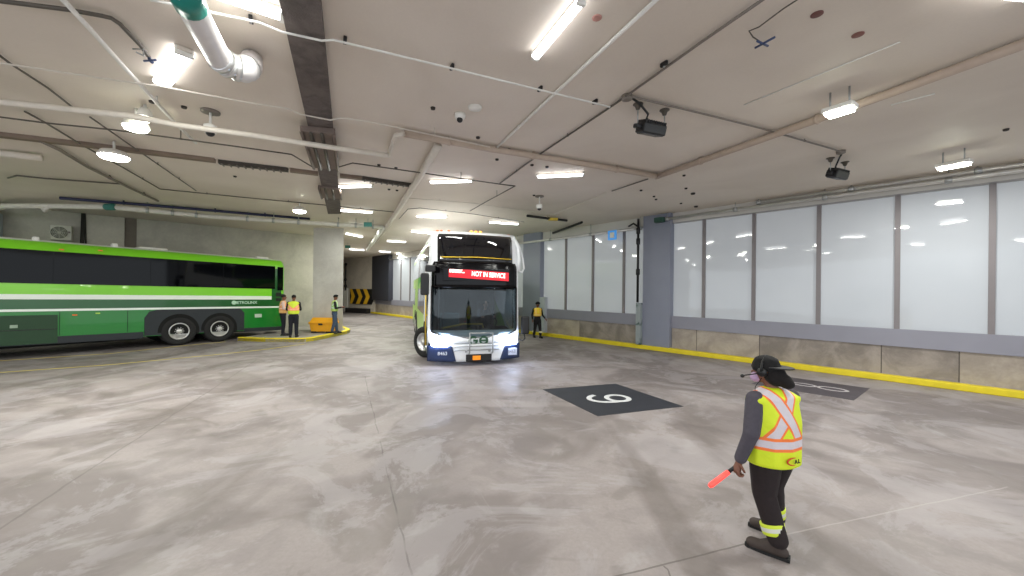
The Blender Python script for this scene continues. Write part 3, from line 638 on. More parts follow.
def figure(label, loc, heading, P):
    """P: joints in the figure's own frame, x right, y ahead, z up"""
    g = thing('person', label, 'person', loc, -R(heading), P.get('group')); vox = P.get('vox', .016)
    J = {k_: Vector(v) for k_, v in P['J'].items()}; hc = J['head']
    fh = P.get('face', V(0, 1, 0)).normalized(); fr_ = V(fh.y, -fh.x, 0)
    k = P.get('girth', 1.0)
    # continuous body
    B = [(J['hipc'], J['chest'], (.13*k, .1*k, .1), (.16*k, .105*k, .12)), (J['chest'], J['neck'], (.15*k, .09, .09), (.05, .05, .04)), (J['neck'], hc-V(0, 0, .03), .05, .055),
         (hc, hc+V(0, 0, .02)+fh*.005, (.078, .092, .10), (.074, .088, .10)), (hc+fh*.03-V(0, 0, .055), hc+fh*.055-V(0, 0, .09), (.05, .045, .03), (.03, .03, .022)),
         (hc+fh*.095-V(0, 0, .005), hc+fh*.112-V(0, 0, .025), .010, .013)]
    for s in (-1, 1): B.append((hc+fr_*s*.078-V(0, 0, .01), hc+fr_*s*.084-V(0, 0, .03), .015, .01))
    for s in ('L', 'R'):
        B += [(J['sh'+s], J['el'+s], .047*k, .038*k), (J['el'+s], J['ha'+s], .036*k, .026), (J['hip'+s], J['kn'+s], .08*k, .055*k), (J['kn'+s], J['an'+s], .052*k, .036*k),
              (J['an'+s]-V(0, 0, .0), J['an'+s].lerp(J['to'+s], .6)+V(0, 0, .01), .033, .022)]
    if P.get('fine'): pass
    body = skinmesh('body', B, P['skin'], g, vox, 3)
    for s in ('L', 'R'):
        sg = -1 if s == 'L' else 1
        d_ = (J['ha'+s]-J['el'+s]).normalized()
        if P.get('handdir'+s): d_ = Vector(P['handdir'+s])
        hd = skinmesh('hand', hand(g, None, J['ha'+s], d_, Vector(P.get('handside'+s, (0, 1, 0))), P.get('curl'+s, .6), 1.0), P['skin'], g, .005 if P.get('fine') else .009, 1)
    # face features
    for s in (-1, 1):
        e = MB(); e.ball(hc+fh*.083+fr_*s*.032+V(0, 0, .008), .0125, 1); eo = e.build('eye', mat('eye_white', (220, 214, 208), .3), g)
        e = MB(); e.ball(hc+fh*.093+fr_*s*.032+V(0, 0, .008), .0065, 1); e.build('iris', black, eo)
    MB().tube([hc+fh*.092-fr_*.022-V(0, 0, .055), hc+fh*.1-V(0, 0, .053), hc+fh*.092+fr_*.022-V(0, 0, .055)], .005, 6).build('mouth', mat('lips', (120, 62, 58), .5), g)
    # jacket and trousers
    if P.get('sleeve'):
        Bj = [(J['hipc']+V(0, 0, .08), J['chest'], (.165*k, .125*k, .08), (.185*k, .13*k, .1)), (J['chest'], J['neck']-V(0, 0, .035), (.17*k, .11*k, .08), (.07, .065, .02))]
        for s in ('L', 'R'):
            d_ = (J['ha'+s]-J['el'+s]).normalized()
            Bj += [(J['sh'+s], J['el'+s], .066*k, .056*k), (J['el'+s], J['ha'+s]-d_*.02, .053*k, .043*k)]
        skinmesh('jacket', Bj, P['sleeve'], g, vox, 5)
    Bt = [(J['hipc']+V(0, 0, .06), J['hipc']-V(0, 0, .06), (.165*k, .125*k, .06), (.165*k, .13*k, .06))]
    for s in ('L', 'R'):
        Bt += [(J['hip'+s]-V(0, 0, .02), J['kn'+s], (.105*k, .115*k, .09), .08*k), (J['kn'+s], J['an'+s]+V(0, 0, .05), .079*k, .068*k)]
    skinmesh('trousers', Bt, P['trousers'], g, vox, 5)
    # boots
    for s in ('L', 'R'):
        t = (J['to'+s]-J['an'+s]); t.z = 0; L_ = t.length; t.normalize(); a_ = J['an'+s]
        Bb = [(V(a_.x, a_.y, .16), V(a_.x, a_.y, .06), .058, .056), (V(a_.x, a_.y, .05)-t*.03, J['to'+s]*1.0+V(0, 0, .0)-V(0, 0, J['to'+s].z)+V(0, 0, .045), (.05, .05, .046), (.05, .05, .042)), (V(a_.x, a_.y, .11), V(*(a_+t*L_*.6))*1.0-V(0, 0, a_.z)+V(0, 0, .05), .05, .045)]
        bo = skinmesh('boot', Bb, P['boot'], g, vox*.9, 4)
        n_ = V(-t.y, t.x, 0); c0 = V(a_.x, a_.y, 0)-t*.085; c1 = V(J['to'+s].x, J['to'+s].y, 0)+t*.055
        po = [c0-n_*.04, c0+n_*.04, (c0+c1)/2+n_*.046, c1+n_*.035-t*.02, c1+n_*.012, c1-n_*.012, c1-n_*.035-t*.02, (c0+c1)/2-n_*.046]
        MB().prism([(p.x, p.y) for p in po], 0, .025).build('sole', rubber, bo)
    # vest
    if P.get('vest'):
        zt = J['neck'].z-.02; zh = P.get('vest_hem', J['hipc'].z-.02)
        Bv = [(V(J['hipc'].x, J['hipc'].y, zh+.02), J['chest']-V(0, 0, .05), (.205*k, .158*k, .03), (.212*k, .155*k, .05)), (J['chest']-V(0, 0, .05), V(J['chest'].x, J['chest'].y, zt-.05), (.212*k, .155*k, .05), (.195*k, .12*k, .035)), (V(J['chest'].x, J['chest'].y, zt-.05), V(J['neck'].x, J['neck'].y, zt), (.195*k, .12*k, .035), (.12, .09, .025))]
        for sg in (-1, 1): Bv.append((V(J['neck'].x+sg*.05, J['neck'].y, zt-.03), V(sg*.165*k, .0, J['shL'].z-.005), (.07, .085, .04), (.062, .085, .055)))
        skinmesh('vest', Bv, P['vest'], g, vox, 4)
    for nm, B_, m_, vx in P.get('extra', []):
        skinmesh(nm, B_, m_, g, vx, 3)
    return g
# --- the marshal in the foreground
hv = vest_mat('marshal_vest', (222, 240, 40), (250, 128, 62), (214, 206, 214), .915, -.03, 1.32, .29, .062, .042, 1.155)
J = dict(hipc=(0, 0, .80), chest=(.0, .0, 1.12), neck=(0.0, .01, 1.345), head=(-.02, .05, 1.475), shL=(-.185, 0, 1.25), elL=(-.275, -.05, .985), haL=(-.31, .03, .735), shR=(.185, 0, 1.25), elR=(.25, .09, 1.0), haR=(.2, .22, .95),
         hipL=(-.085, -.01, .77), knL=(-.115, -.03, .46), anL=(-.095, -.14, .09), toL=(-.20, .0, .03), hipR=(.085, .01, .77), knR=(.10, .09, .46), anR=(.15, .10, .09), toR=(.06, .22, .03))
fdir = V(-.42, .9, 0)
hc = Vector(J['head']); ff = fdir.normalized(); fx = V(ff.y, -ff.x, 0)
cap = [(hc+V(0, 0, .03), hc+V(0, 0, .075), (.112, .118, .06), (.098, .102, .065))]
hair = [(hc-ff*.045-V(0, 0, .0), hc-ff*.09-V(0, 0, .06), (.095, .085, .09), (.10, .07, .06)), (hc-ff*.11-V(0, 0, .05), hc-ff*.15+fx*.02-V(0, 0, .09), (.085, .07, .05), (.06, .055, .045))]
A_ = figure('marshal in yellow-green vest with orange cross, black cap and headset, holding a red wand', (2.25, 3.28, 0), -14,
    dict(J=J, skin=skin_d, sleeve=slv, trousers=trou, boot=bootm, vest=hv, vest_hem=.70, face=fdir, fine=True, vox=.011, girth=1.16, handdirL=(-.25, .1, -1), handsideL=(0.3, 1, 0), curlL=1.0, handdirR=(-.6, .5, .2),
         extra=[('cap', cap, mat('black_cap', (9, 8, 11), .9), .008), ('hair', hair, hair_m, .009)]))
# cap brim at the back, headset with boom microphone, mask, lead
bc = hc+V(0, 0, .045)-ff*.05
poly = []
for i in range(13):
    a = math.pi*i/12; p = -ff*math.sin(a)*.155 + fx*math.cos(a)*.105; poly.append((p.x, p.y))
MB().prism([(x+bc.x, y+bc.y) for x, y in poly], bc.z-.006, bc.z+.006).build('cap_brim', mat('brim_grey_black', (26, 24, 28), .6), A_, bevel=.003)
hs = MB(); lf = hc-fx*.098; hs.lathe([(.036, 0), (.04, .01), (.036, .03), (.0001, .034)], Matrix.Translation(lf+fx*.012) @ fx.to_track_quat('-Z', 'Y').to_matrix().to_4x4(), 18)
hs.tube([hc+fx*.12*math.cos(a)+V(0, 0, .12*math.sin(a)+.01) for a in [i*math.pi/12 for i in range(13)]], .009, 6)
hs.build('headset', black, A_)
MB().tube([lf-fx*.02, lf+ff*.07-V(0, 0, .03), lf+ff*.14-V(0, 0, .05)-fx*.02], .0055, 6).build('microphone_boom', black, A_)
MB().ball(lf+ff*.145-V(0, 0, .055)-fx*.02, .017, 2).build('microphone', black, A_)
mk = MB(); mk.ball(hc+ff*.07-V(0, 0, .065), (.062, .052, .045), 2); mk.build('face_mask', mat('lilac_mask', (190, 160, 196), .8), A_)
nk = [lf-V(0, 0, .05)-fx*.01, lf-V(0, 0, .12)-fx*.06+ff*.03, lf-V(0, 0, .26)-fx*.085+ff*.03, lf-V(0, 0, .34)-fx*.07+ff*.05]
MB().tube(nk, .003, 5).build('headset_lead', black, A_)
# reflective ankle bands
bandm = NT('reflective_band'); z_ = bandm.xyz()[2]; bandm.L(bandm.mix(bandm.math('LESS_THAN', bandm.math('ABSOLUTE', z_), .016), srgb((214, 232, 60)), srgb((214, 216, 206))), bandm.b.inputs['Base Color'])
for s in ('L', 'R'):
    a_, k_ = Vector(J['an'+s]), Vector(J['kn'+s]); p = a_+(k_-a_)*.33; d = (k_-a_).normalized()
    o = MB().lathe([(.084, -.042), (.0865, -.035), (.088, 0), (.0895, .035), (.088, .042), (.06, .042), (.06, -.042)], None, 28).build('ankle_band', bandm.m, A_)
    o.matrix_local = Matrix.Translation(p) @ d.to_track_quat('Z', 'Y').to_matrix().to_4x4()
# logo on the vest: a red sweep and dark initials
sw_ = []
for i in range(15):
    a = R(75+i*14.5); sw_.append(V(.01+.065*math.cos(a), 0, .785+.03*math.sin(a)))
def vy(x): return -.189*math.sqrt(max(.01, 1-(x/.245)**2))
mb = MB(); mb.tube([V(p.x, vy(p.x)-.0005, p.z) for p in sw_], .005, 6, True, [.002+.005*math.sin(math.pi*i/14) for i in range(15)]); mb.build('vest_logo', mat('logo_red', (206, 66, 30), .6), A_)
text('vest_lettering', 'A.L', .045, mat('logo_black', (30, 28, 20), .6), Matrix.Translation((.035, vy(.035)-.007, .785)) @ Matrix.Rotation(R(6), 4, 'Z') @ Ty, A_, .001)
MA = Matrix.Translation(A_.location) @ Matrix.Rotation(A_.rotation_euler.z, 4, 'Z')
wh0 = MA @ V(-.345, .05, .665); wd_ = (V(-.80, -.06, -.56)).normalized()
wand = thing('signal_wand', 'glowing red traffic wand held in the hand of the marshal', 'wand', wh0)
MB().tube([-wd_*.07, wd_*.06], .015, 12).build('handle', black, wand)
MB().tube([wd_*.06, wd_*.065, wd_*.25, wd_*.27], .02, 14, True, [.016, .020, .022, .014]).build('light_tube', mat('red_wand_glow', (250, 80, 70), .3, emit=(255, 70, 64), es=.8), wand)
# --- far figures
def simple_pose(l=.0, stride=.0, arms=0):
    j = dict(hipc=(0, 0, .92), chest=(0, 0, 1.26), neck=(0, .01, 1.48), head=(0, .03, 1.63), shL=(-.19, 0, 1.40), elL=(-.26, -.03, 1.12), haL=(-.27, .08, .90), shR=(.19, 0, 1.40), elR=(.26, -.03, 1.12), haR=(.27, .08, .90),
             hipL=(-.09, 0, .88), knL=(-.10, .02+stride*.5, .50), anL=(-.11, stride, .09), toL=(-.13, stride+.17, .03), hipR=(.09, 0, .88), knR=(.10, .03-stride*.4, .50), anR=(.11, -stride, .09), toR=(.13, .17-stride, .03))
    if arms:
        j['elL'] = (-.24, .03, 1.14); j['haL'] = (-.08, .27, 1.16); j['elR'] = (.24, .03, 1.14); j['haR'] = (.08, .27, 1.18)
    return j
fv = vest_mat('worker_vest', (214, 232, 60), (250, 136, 96), (246, 176, 146), 1.16, 0, 1.4, .5)
def hairb(j): h = Vector(j['head']); return ('hair', [(h+V(0, -.01, .03), h+V(0, -.015, .055), (.088, .1, .07), (.08, .09, .065))], hair_m, .012)
j = simple_pose(arms=1)
figure('person in orange-yellow vest standing with back turned by the coach', (-8.92, 15.62, .14), -22, dict(J=j, skin=skin_d, sleeve=blk, trousers=navt, boot=black, vest=fv, vest_hem=.95, extra=[hairb(j)], girth=1.04))
j = simple_pose(arms=1)
figure('person in pale pink-white top with orange vest, mostly hidden behind the worker by the coach', (-9.7, 16.2, .14), 60, dict(J=j, skin=skin_d, sleeve=mat('pale_pink_sleeve', (232, 200, 190), .8), trousers=navt, boot=black, vest=vest_mat('peach_vest', (246, 190, 120), (246, 140, 90), (250, 206, 180), 1.16), vest_hem=.95, extra=[hairb(j)], girth=1.0))
j = simple_pose(stride=.1, arms=1); j['hipc'] = (0, 0, .92)
figure('person in black jacket, lime vest and blue jeans beside the concrete pillar', (-7.93, 17.1, .14), 62, dict(J=j, skin=skin_d, sleeve=blk, trousers=mat('blue_jeans', (60, 76, 100), .85), boot=black, vest=vest_mat('lime_vest', (200, 226, 120), (120, 200, 120), (220, 230, 210), 1.16), vest_hem=1.0, extra=[('cap', [(Vector(j['head'])+V(0, 0, .03), Vector(j['head'])+V(0, .02, .07), (.095, .105, .06), (.09, .1, .05))], mat('black_cap', (9, 8, 11), .9), .012)], girth=.95))
j = simple_pose(stride=.17)
for k_ in j: j[k_] = tuple(v*.93 for v in j[k_])
j['haL'] = (-.34, .12, .88); j['toL'] = (j['toL'][0], j['toL'][1], .03); j['toR'] = (j['toR'][0], j['toR'][1], .03)
C_ = figure('person walking in black clothes and yellow vest beside the frosted windows', (1.18, 17.55, 0), 165, dict(J=j, skin=skin_d, sleeve=blk, trousers=blk, boot=black, vest=vest_mat('amber_vest', (250, 214, 50), (250, 170, 60), (250, 226, 120), 1.05), vest_hem=.98, extra=[('hat', [(Vector(j['head'])+V(0, 0, .04), Vector(j['head'])+V(0, 0, .09), (.12, .12, .04), (.09, .1, .06))], mat('black_cap', (9, 8, 11), .9), .012)], girth=.95))
for s in ('L', 'R'):
    a_ = Vector(j['an'+s])+V(0, 0, .17)
    MB().lathe([(.085, -.035), (.088, 0), (.085, .035), (.05, .035), (.05, -.035)], Matrix.Translation(a_+(Vector(j['kn'+s])-Vector(j['an'+s]))*.05), 18).build('ankle_band', mat('pale_band', (236, 226, 190), .6), C_)
# driver behind the windscreen
MD = Matrix.Translation(dd.location) @ Matrix.Rotation(DA, 4, 'Z')
dp = MD @ V(.5, 1.12, .5)
j = dict(hipc=(0, 0, .52), chest=(0, .02, .86), neck=(0, .04, 1.06), head=(0, .08, 1.20), shL=(-.19, .02, 1.0), elL=(-.25, .2, .78), haL=(-.2, .42, .82), shR=(.19, .02, 1.0), elR=(.25, .2, .78), haR=(.2, .42, .82),
         hipL=(-.09, 0, .5), knL=(-.12, .36, .5), anL=(-.12, .40, .10), toL=(-.12, .5, .03), hipR=(.09, 0, .5), knR=(.12, .36, .5), anR=(.12, .40, .10), toR=(.12, .5, .03))
figure('driver in dark uniform seated behind the windscreen of the double-deck bus', dp, 180-math.degrees(DA), dict(J=j, skin=mat('tan_skin', (176, 126, 104), .55), sleeve=mat('navy_uniform', (46, 50, 64), .8), trousers=navt, boot=black, extra=[hairb(j)], girth=.95))
# ------------------------------------------------------------------ grit bin, chevron sign and other ground furniture
binm = mat('orange_grit_bin', (238, 168, 28), .45, 0, .08, 6)
g = thing('grit_bin', 'orange-yellow plastic grit bin at the foot of the concrete pillar', 'bin', (-8.6, 17.5, .14))
mb = MB(); 
mb.add([V(x*(.46 if z < .2 else .52), y*(.26 if z < .2 else .30), z) for z in (.06, .42) for x, y in ((-1, -1), (1, -1), (1, 1), (-1, 1))], [(0, 1, 2, 3), (4, 5, 6, 7), (0, 1, 5, 4), (1, 2, 6, 5), (2, 3, 7, 6), (3, 0, 4, 7)]); mb.build('tub', binm, g, bevel=.02)
mb = MB().box(-.56, .56, -.33, .33, .40, .50, None, .03); mb.add([V(-.53, -.30, .48), V(.53, -.30, .48), V(.53, .32, .48), V(-.53, .32, .48), V(-.5, -.05, .68), V(.5, -.05, .68), V(.5, .3, .66), V(-.5, .3, .66)], [(0, 1, 5, 4), (1, 2, 6, 5), (2, 3, 7, 6), (3, 0, 4, 7), (4, 5, 6, 7)]); mb.build('lid', binm, g, bevel=.02)
for x in (-.33, .33):
    MB().box(x-.12, x+.12, -.26, .26, 0, .08, None, .01).build('foot', black, g)
MB().box(-.09, .09, -.35, -.29, .36, .44, None, .01).build('latch', black, g)
# chevron board on the end wall
FA = Vector((-12.1, 33.55, 0)); FD = (Vector((-19, 37.6, 0))-FA).normalized(); FN = Vector((-FD.y*-1, FD.x*-1, 0))
FN = Vector((FD.y, -FD.x, 0)); FN = FN if FN.y < 0 else -FN
MF = Matrix(((-FD.x, FN.x, 0, FA.x), (-FD.y, FN.y, 0, FA.y), (0, 0, 1, 0), (0, 0, 0, 1)))    # x runs right (towards the window wall), so the wall lies at x < 0
def fs(px):
    u = (px-512)/F; return -((FA.x-u*FA.y)/(u*FD.y-FD.x)) 
def fz(px, py):
    s_ = -fs(px); p = FA+FD*s_; dx, dy = px-512, py-CYP; v = (-dx*math.sin(ROLL)+dy*math.cos(ROLL))/F; return EYE-v*p.y
g = thing('chevron_sign', 'black and yellow chevron board pointing right on the far end wall', 'sign', (0, 0, 0))
xa, xb = fs(351), fs(375.5); za, zb_ = fz(362, 304), fz(362, 289); g.location = FA+(-FD)*((xa+xb)/2)+FN*.1+V(0, 0, za)
def ffl(mb): return rel(g, mb)
M2 = MF @ Matrix(((1, 0, 0, 0), (0, 0, 1, 0), (0, 1, 0, 0), (0, 0, 0, 1)))
H2 = (zb_-za)/2; wt = xb-xa
ffl(MB().prism([(xa, za), (xb-H2*.6, za), (xb, za+H2), (xb-H2*.6, zb_), (xa, zb_)], .05, .10, M2)).build('board', mat('chevron_black', (18, 18, 20), .5), g)
cy = mat('chevron_yellow', (238, 186, 40), .5); stp = (wt-H2*.6)/3.0
for i in range(3):
    x = xa+i*stp+.02; ww = stp*.50
    x = x - (H2*.3 if i == 0 else .15)
    po = [(max(xa, x), za), (x+ww, za), (x+ww+H2*.6, za+H2), (x+ww, zb_), (max(xa, x), zb_), (x+H2*.6, za+H2)]
    ffl(MB().prism(po, .10, .115, M2)).build('chevron', cy, g)
tag(MB().box(fs(350), fs(371), .02, .5, 0, .42, MF, .03).build('dark_planter', mat('near_black_block', (30, 28, 32), .6)), 'low black block on the ground under the chevron board', 'block')
tag(MB().box(fs(345)+.0, fs(348.5), .02, .12, .1, fz(346, 288), MF, .02).build('white_panel', white), 'tall narrow white panel between the pillar and the chevron board', 'panel')
p0 = FA-FD*fs(347.8)+FN*.25
mb = MB().tube([p0+V(0, 0, 2.0), p0+V(0, 0, 4.5)], .06, 8)
for z in (2.4, 3.0, 4.4): mb.lathe([(.1, -.1), (.12, -.05), (.12, .05), (.1, .1)], Matrix.Translation(p0+V(0, 0, z)), 10)
tag(mb.build('standpipe', black), 'black vertical standpipe with fittings above the narrow white panel', 'pipe')
# mesh cage at the foot of the far column
g = thing('wire_cage', 'grey wire mesh cage at the foot of the dark far column', 'cage', hit(380, 312))
mb = MB()
for x in [-.5+i*.125 for i in range(9)]: mb.box(x-.015, x+.015, -.015, .015, 0, 1.0)
for z in (0, .25, .5, .75, 1.0): mb.box(-.5, .5, -.015, .015, z, z+.03)
g.rotation_euler.z = R(-20); g.location.y -= .6
mb.build('mesh_front', greyp, g); MB().box(-.5, .5, .1, .7, 0, .95).build('cage_body', mat('cage_grey', (84, 86, 86), .7), g)
# conduits and guards on the columns
def colpipe(s, lab, z0=1.75, gz=1.75):
    p = wallp(s, .36)
    g = thing('standpipe', lab, 'pipe', (p.x, p.y, z0))
    mb = MB().tube([p+V(0, 0, z0), p+V(0, 0, CEIL-.1)], .045, 10)
    for z in (4.45, 4.05, 2.9): mb.lathe([(.05, -.12), (.075, -.1), (.075, .1), (.05, .12)], Matrix.Translation(p+V(0, 0, z)), 12)
    rel(g, mb).build('riser', black, g)
    rel(g, MB().tube([p+V(0, 0, 4.6), p+V(0, 0, 4.75)-WN*.0+WD*.2, wallp(s+.5, .2, 4.7)], .035, 8)).build('elbow', black, g)
    return g
colpipe(colA[1]+.1, 'black vertical standpipe at the edge of the big blue-grey column')
gm = NT('guard_green_stain'); f_ = gm.ramp(gm.noise(2.2, 4, .5), .5, .62); gm.L(gm.mix(f_, srgb((150, 158, 160)), srgb((56, 84, 78))), gm.b.inputs['Base Color'])
tag(wbox(colA[1]+.01, colA[1]+.2, .0, .30, .16, 1.72).build('pipe_guard', gm.m), 'grey steel pipe guard with dark green scuff at the foot of the big column', 'guard')
tag(wbox(colB[0]-.35, colB[0]-.02, .0, .2, .16, 1.85).build('pipe_guard', mat('pale_guard', (178, 184, 192), .5)), 'pale steel pipe guard beside the double-deck bus at the narrow column', 'guard')
# blue sign hanging from the pipe run
sp = wall_s(616); g = thing('blue_sign', 'small blue square sign hanging above the frosted windows', 'sign', wallp(sp, .3, 4.5))
rel(g, wbox(sp-.2, sp+.2, .29, .32, 4.22, 4.6, .01)).build('sign_plate', mat('sign_blue', (70, 150, 220), .4, emit=(70, 150, 230), es=.3), g)
rel(g, wbox(sp-.1, sp+.1, .322, .33, 4.30, 4.52, .004)).build('sign_symbol', white, g)
# silver pipe runs along the window wall
def wpipe(s0, s1, z, lab, z1=None):
    z1 = z1 or z; g = thing('sprinkler_pipe', lab, 'pipe', wallp(s0, .22, z))
    a, b = wallp(s0, .22, z), wallp(s1, .22, z1)
    rel(g, MB().tube([a, b], .05, 10)).build('pipe', mat('silver_pipe', (214, 212, 208), .3, .5), g)
    n_ = max(2, int(abs(s1-s0)/2.1)); mb = MB()
    for i in range(n_+1):
        p = a.lerp(b, i/n_); mb.lathe([(.055, -.06), (.072, -.05), (.072, .05), (.055, .06)], Matrix.Translation(p) @ WD.to_track_quat('Z', 'Y').to_matrix().to_4x4(), 10)
        mb.tube([p, V(p.x, p.y, CEIL)], .012, 5)
    rel(g, mb).build('coupling', galv, g); return g
wpipe(S0, colA[0]+.1, 4.78, 'silver sprinkler pipe above the near frosted windows')
wpipe(colA[1]+.1, S1-2.7, 4.56, 'silver sprinkler pipe above the far frosted windows')
wpipe(S0, wall_s(760), 4.90, 'thin silver conduit above the sprinkler pipe by the near windows')
gbx = thing('valve_box', 'small dark green valve on the pipe above the big column', 'valve', wallp(wall_s(664), .35, 4.72))
rel(gbx, wbox(wall_s(668), wall_s(659), .28, .45, 4.66, 4.84, .02)).build('valve_body', mat('dark_green_valve', (34, 74, 62), .5), gbx)
# ------------------------------------------------------------------ ceiling furniture
def run_pipe(name, label, pts, r, m, drop=.05, cat='conduit', n=8, clips=0, group=None):
    P_ = [cl(x, y, drop) for x, y in pts]; o = P_[0].copy()
    g = thing(name, label, cat, o, 0, group); rel(g, MB().tube(P_, r, n)).build('tube', m, g)
    mb = MB()
    for a, b in zip(P_[:-1], P_[1:]):
        L_ = (b-a).length; k_ = int(L_/1.6)
        for i in range(1, k_+1):
            p = a.lerp(b, i/(k_+1)); mb.tube([V(p.x, p.y, p.z-r*.3), V(p.x, p.y, CEIL)], max(.008, r*.5), 5)
            mb.lathe([(r*1.25, -.02), (r*1.25, .02)], Matrix.Translation(p) @ (b-a).to_track_quat('Z', 'Y').to_matrix().to_4x4(), n)
    if mb.v: rel(g, mb).build('clip', m, g)
    return g
run_pipe('overhead_pipe', 'straight white pipe slanting under the ceiling above the coach', [(55, -9), (90, 29), (130, 73.5), (177, 125), (196, 143)], .024, white, .10, 'pipe')
run_pipe('overhead_pipe', 'long cream pipe crossing under the dark concrete beam', [(-40, 97), (0, 102), (130, 116), (177, 125), (250, 135), (335, 148), (388.6, 155.5)], .045, cream, .33, 'pipe', 10)
run_pipe('overhead_pipe', 'short cream pipe offset beside the end of the long cream pipe', [(388.6, 155), (396, 135), (404, 133.5)], .04, cream, .12, 'pipe', 10)
run_pipe('overhead_pipe', 'beige pipe crossing the ceiling between black floodlight and double-deck bus', [(404, 133.5), (490, 149), (573, 162), (656, 176)], .06, mat('beige_pipe', (186, 168, 152), .6), .08, 'pipe', 10)
run_pipe('overhead_pipe', 'beige pipe rising toward the upper right corner above the near windows', [(656, 177), (760, 140), (893, 92), (1040, 38)], .06, mat('beige_pipe', (186, 168, 152), .6), .08, 'pipe', 10)
run_pipe('overhead_pipe', 'thick white pipe running down the ceiling toward the far lane', [(438, 146), (423, 171), (398, 210), (376, 243)], .075, cream, .12, 'pipe', 10)
run_pipe('conduit', 'white twin conduit running from the top edge down to the beige pipe', [(658, -2), (600, 52), (550, 98), (495.3, 149)], .022, white, .04)
run_pipe('conduit', 'thin white conduit dipping under the dark beam near the top edge', [(150, 0), (164, 2.5), (208, 11.5), (259, 22.5), (282, 32), (322, 40.7), (333.5, 40), (370, 48.7), (450, 68), (520, 85), (610, 107)], .012, white, .14)
run_pipe('conduit', 'thin pale conduit crossing the dark beam above the long cream pipe', [(-20, 60), (0, 63), (120, 81), (158, 86), (250, 103), (288, 108.6), (299, 114), (330, 120), (343, 118), (370, 122), (490, 147)], .012, cream, .14)
run_pipe('conduit', 'dark conduit kinking round the beam bracket', [(-20, 115), (0, 117), (46, 123), (115, 130), (240, 147), (291.5, 154.4), (312.5, 167), (335.5, 168), (352.6, 163), (419, 172.5), (499, 184), (515, 186), (482, 204), (470, 211)], .014, darkp, .16)
run_pipe('conduit', 'dark conduit from the junction box up to the top edge', [(765, -2), (700, 43), (627, 95.5)], .016, greyp, .04)
run_pipe('conduit', 'dark conduit from the junction box down toward the bus roof', [(627, 95.5), (606, 110), (539, 154.7), (499, 184)], .016, darkp, .04)
run_pipe('conduit', 'dark conduit from the junction box to the floodlight by the windows', [(627, 95.5), (700, 113), (760, 128), (843, 152)], .016, greyp, .04)
run_pipe('conduit', 'grey conduit curving above the coach with a hanging sprinkler', [(-10, 0), (0, 1), (67, 9.5), (100, 15.5), (111, 18), (120, 24), (141, 46), (149, 57)], .022, darkp, .05)
run_pipe('conduit', 'thin conduit slanting from the left edge above the coach', [(-5, 52), (9.5, 63), (48, 88), (76, 110)], .014, darkp, .05)
run_pipe('conduit', 'thin dark conduit ending beside the grated channel', [(90, 117), (130, 145), (196, 190.7)], .013, darkp, .05)
run_pipe('conduit', 'dark conduit slanting toward the round bay lamp', [(25, 111.5), (46, 123), (82, 145), (122, 167), (160, 189), (250, 198), (324, 205), (394, 212)], .016, darkp, .05)
run_pipe('conduit', 'thick dark conduit run ending over the coach roof', [(41, 141), (60, 150), (88, 167), (128, 187), (158, 201)], .035, greyp, .07)
run_pipe('conduit', 'short dark curved conduit at the left edge over the coach', [(8, 178), (17, 175.5), (46, 178.5), (122, 184)], .02, darkp, .05)
run_pipe('conduit', 'thin conduit loop around the batten lamps over the bus', [(399, 219), (408, 209), (420, 208), (470, 213.5), (524, 222)], .012, darkp, .05)
run_pipe('conduit', 'thin pale conduit crossing above the bus roof', [(408, 198), (470, 203), (560, 215)], .012, cream, .05)
run_pipe('conduit', 'dark conduit branch running right of the bus roof', [(606, 193), (560, 212), (540, 220)], .012, cream, .05)
run_pipe('conduit', 'dark line of conduit below the beige pipe near the big column', [(648, 179), (612, 191)], .016, darkp, .04)
run_pipe('overhead_pipe', 'short thick cream pipe at the left edge over the coach', [(-12, 152), (42, 158)], .07, cream, .1, 'pipe', 12)
# ceiling seams as slim painted cover strips
for a, b, lab in (((744, 105), (900, 42), 'faint pale seam strip above the near window floodlight'),):
    run_pipe('seam_strip', lab, [a, b], .008, white, .01, 'strip', 6)
# white dressed pipe over the left wall
P_ = [hit(x, y, 4.72) for x, y in ((-25, 217), (4, 206), (45, 206), (110, 207), (210, 216.5), (313, 223), (383, 227))]
g = thing('sprinkler_main', 'thick pale main pipe running over the coach and past the pillar', 'pipe', P_[0])
rel(g, MB().tube(P_, .085, 12)).build('pipe', mat('pale_main_pipe', (206, 202, 192), .5), g)
mb = MB()
for t_ in (.35, .6, .85):
    for i in (3, 4, 5): 
        p = P_[i].lerp(P_[i+1] if i < 6 else P_[i], t_); mb.tube([p, V(p.x, p.y, CEIL)], .015, 5); mb.lathe([(.095, -.04), (.105, 0), (.095, .04)], Matrix.Translation(p) @ (P_[i+1]-P_[i]).to_track_quat('Z', 'Y').to_matrix().to_4x4(), 12)
rel(g, mb).build('hanger', galv, g)
mb = MB(); p = P_[2]; mb.tube([p+V(-.1, 0, .0), p+V(0, 0, -.15), p+V(.15, 0, .0)], .07, 8); rel(g, mb).build('fitting', mat('pale_main_pipe', (206, 202, 192), .5), g)
p = P_[3]; rel(g, MB().lathe([(.1, -.14), (.11, -.1), (.11, .1), (.1, .14)], Matrix.Translation(p) @ Matrix.Rotation(R(90), 4, 'Y'), 12)).build('clamp', mat('teal_clamp', (40, 110, 100), .5), g)
run_pipe('conduit', 'dark blue duct above the pale main pipe over the coach', [(60, 198), (85, 200), (160, 206), (310, 219)], .05, mat('dark_blue_duct', (30, 34, 70), .5), .09)
run_pipe('overhead_pipe', 'white pipe section beyond the pillar', [(383, 228), (367, 250)], .09, white, .25, 'pipe')
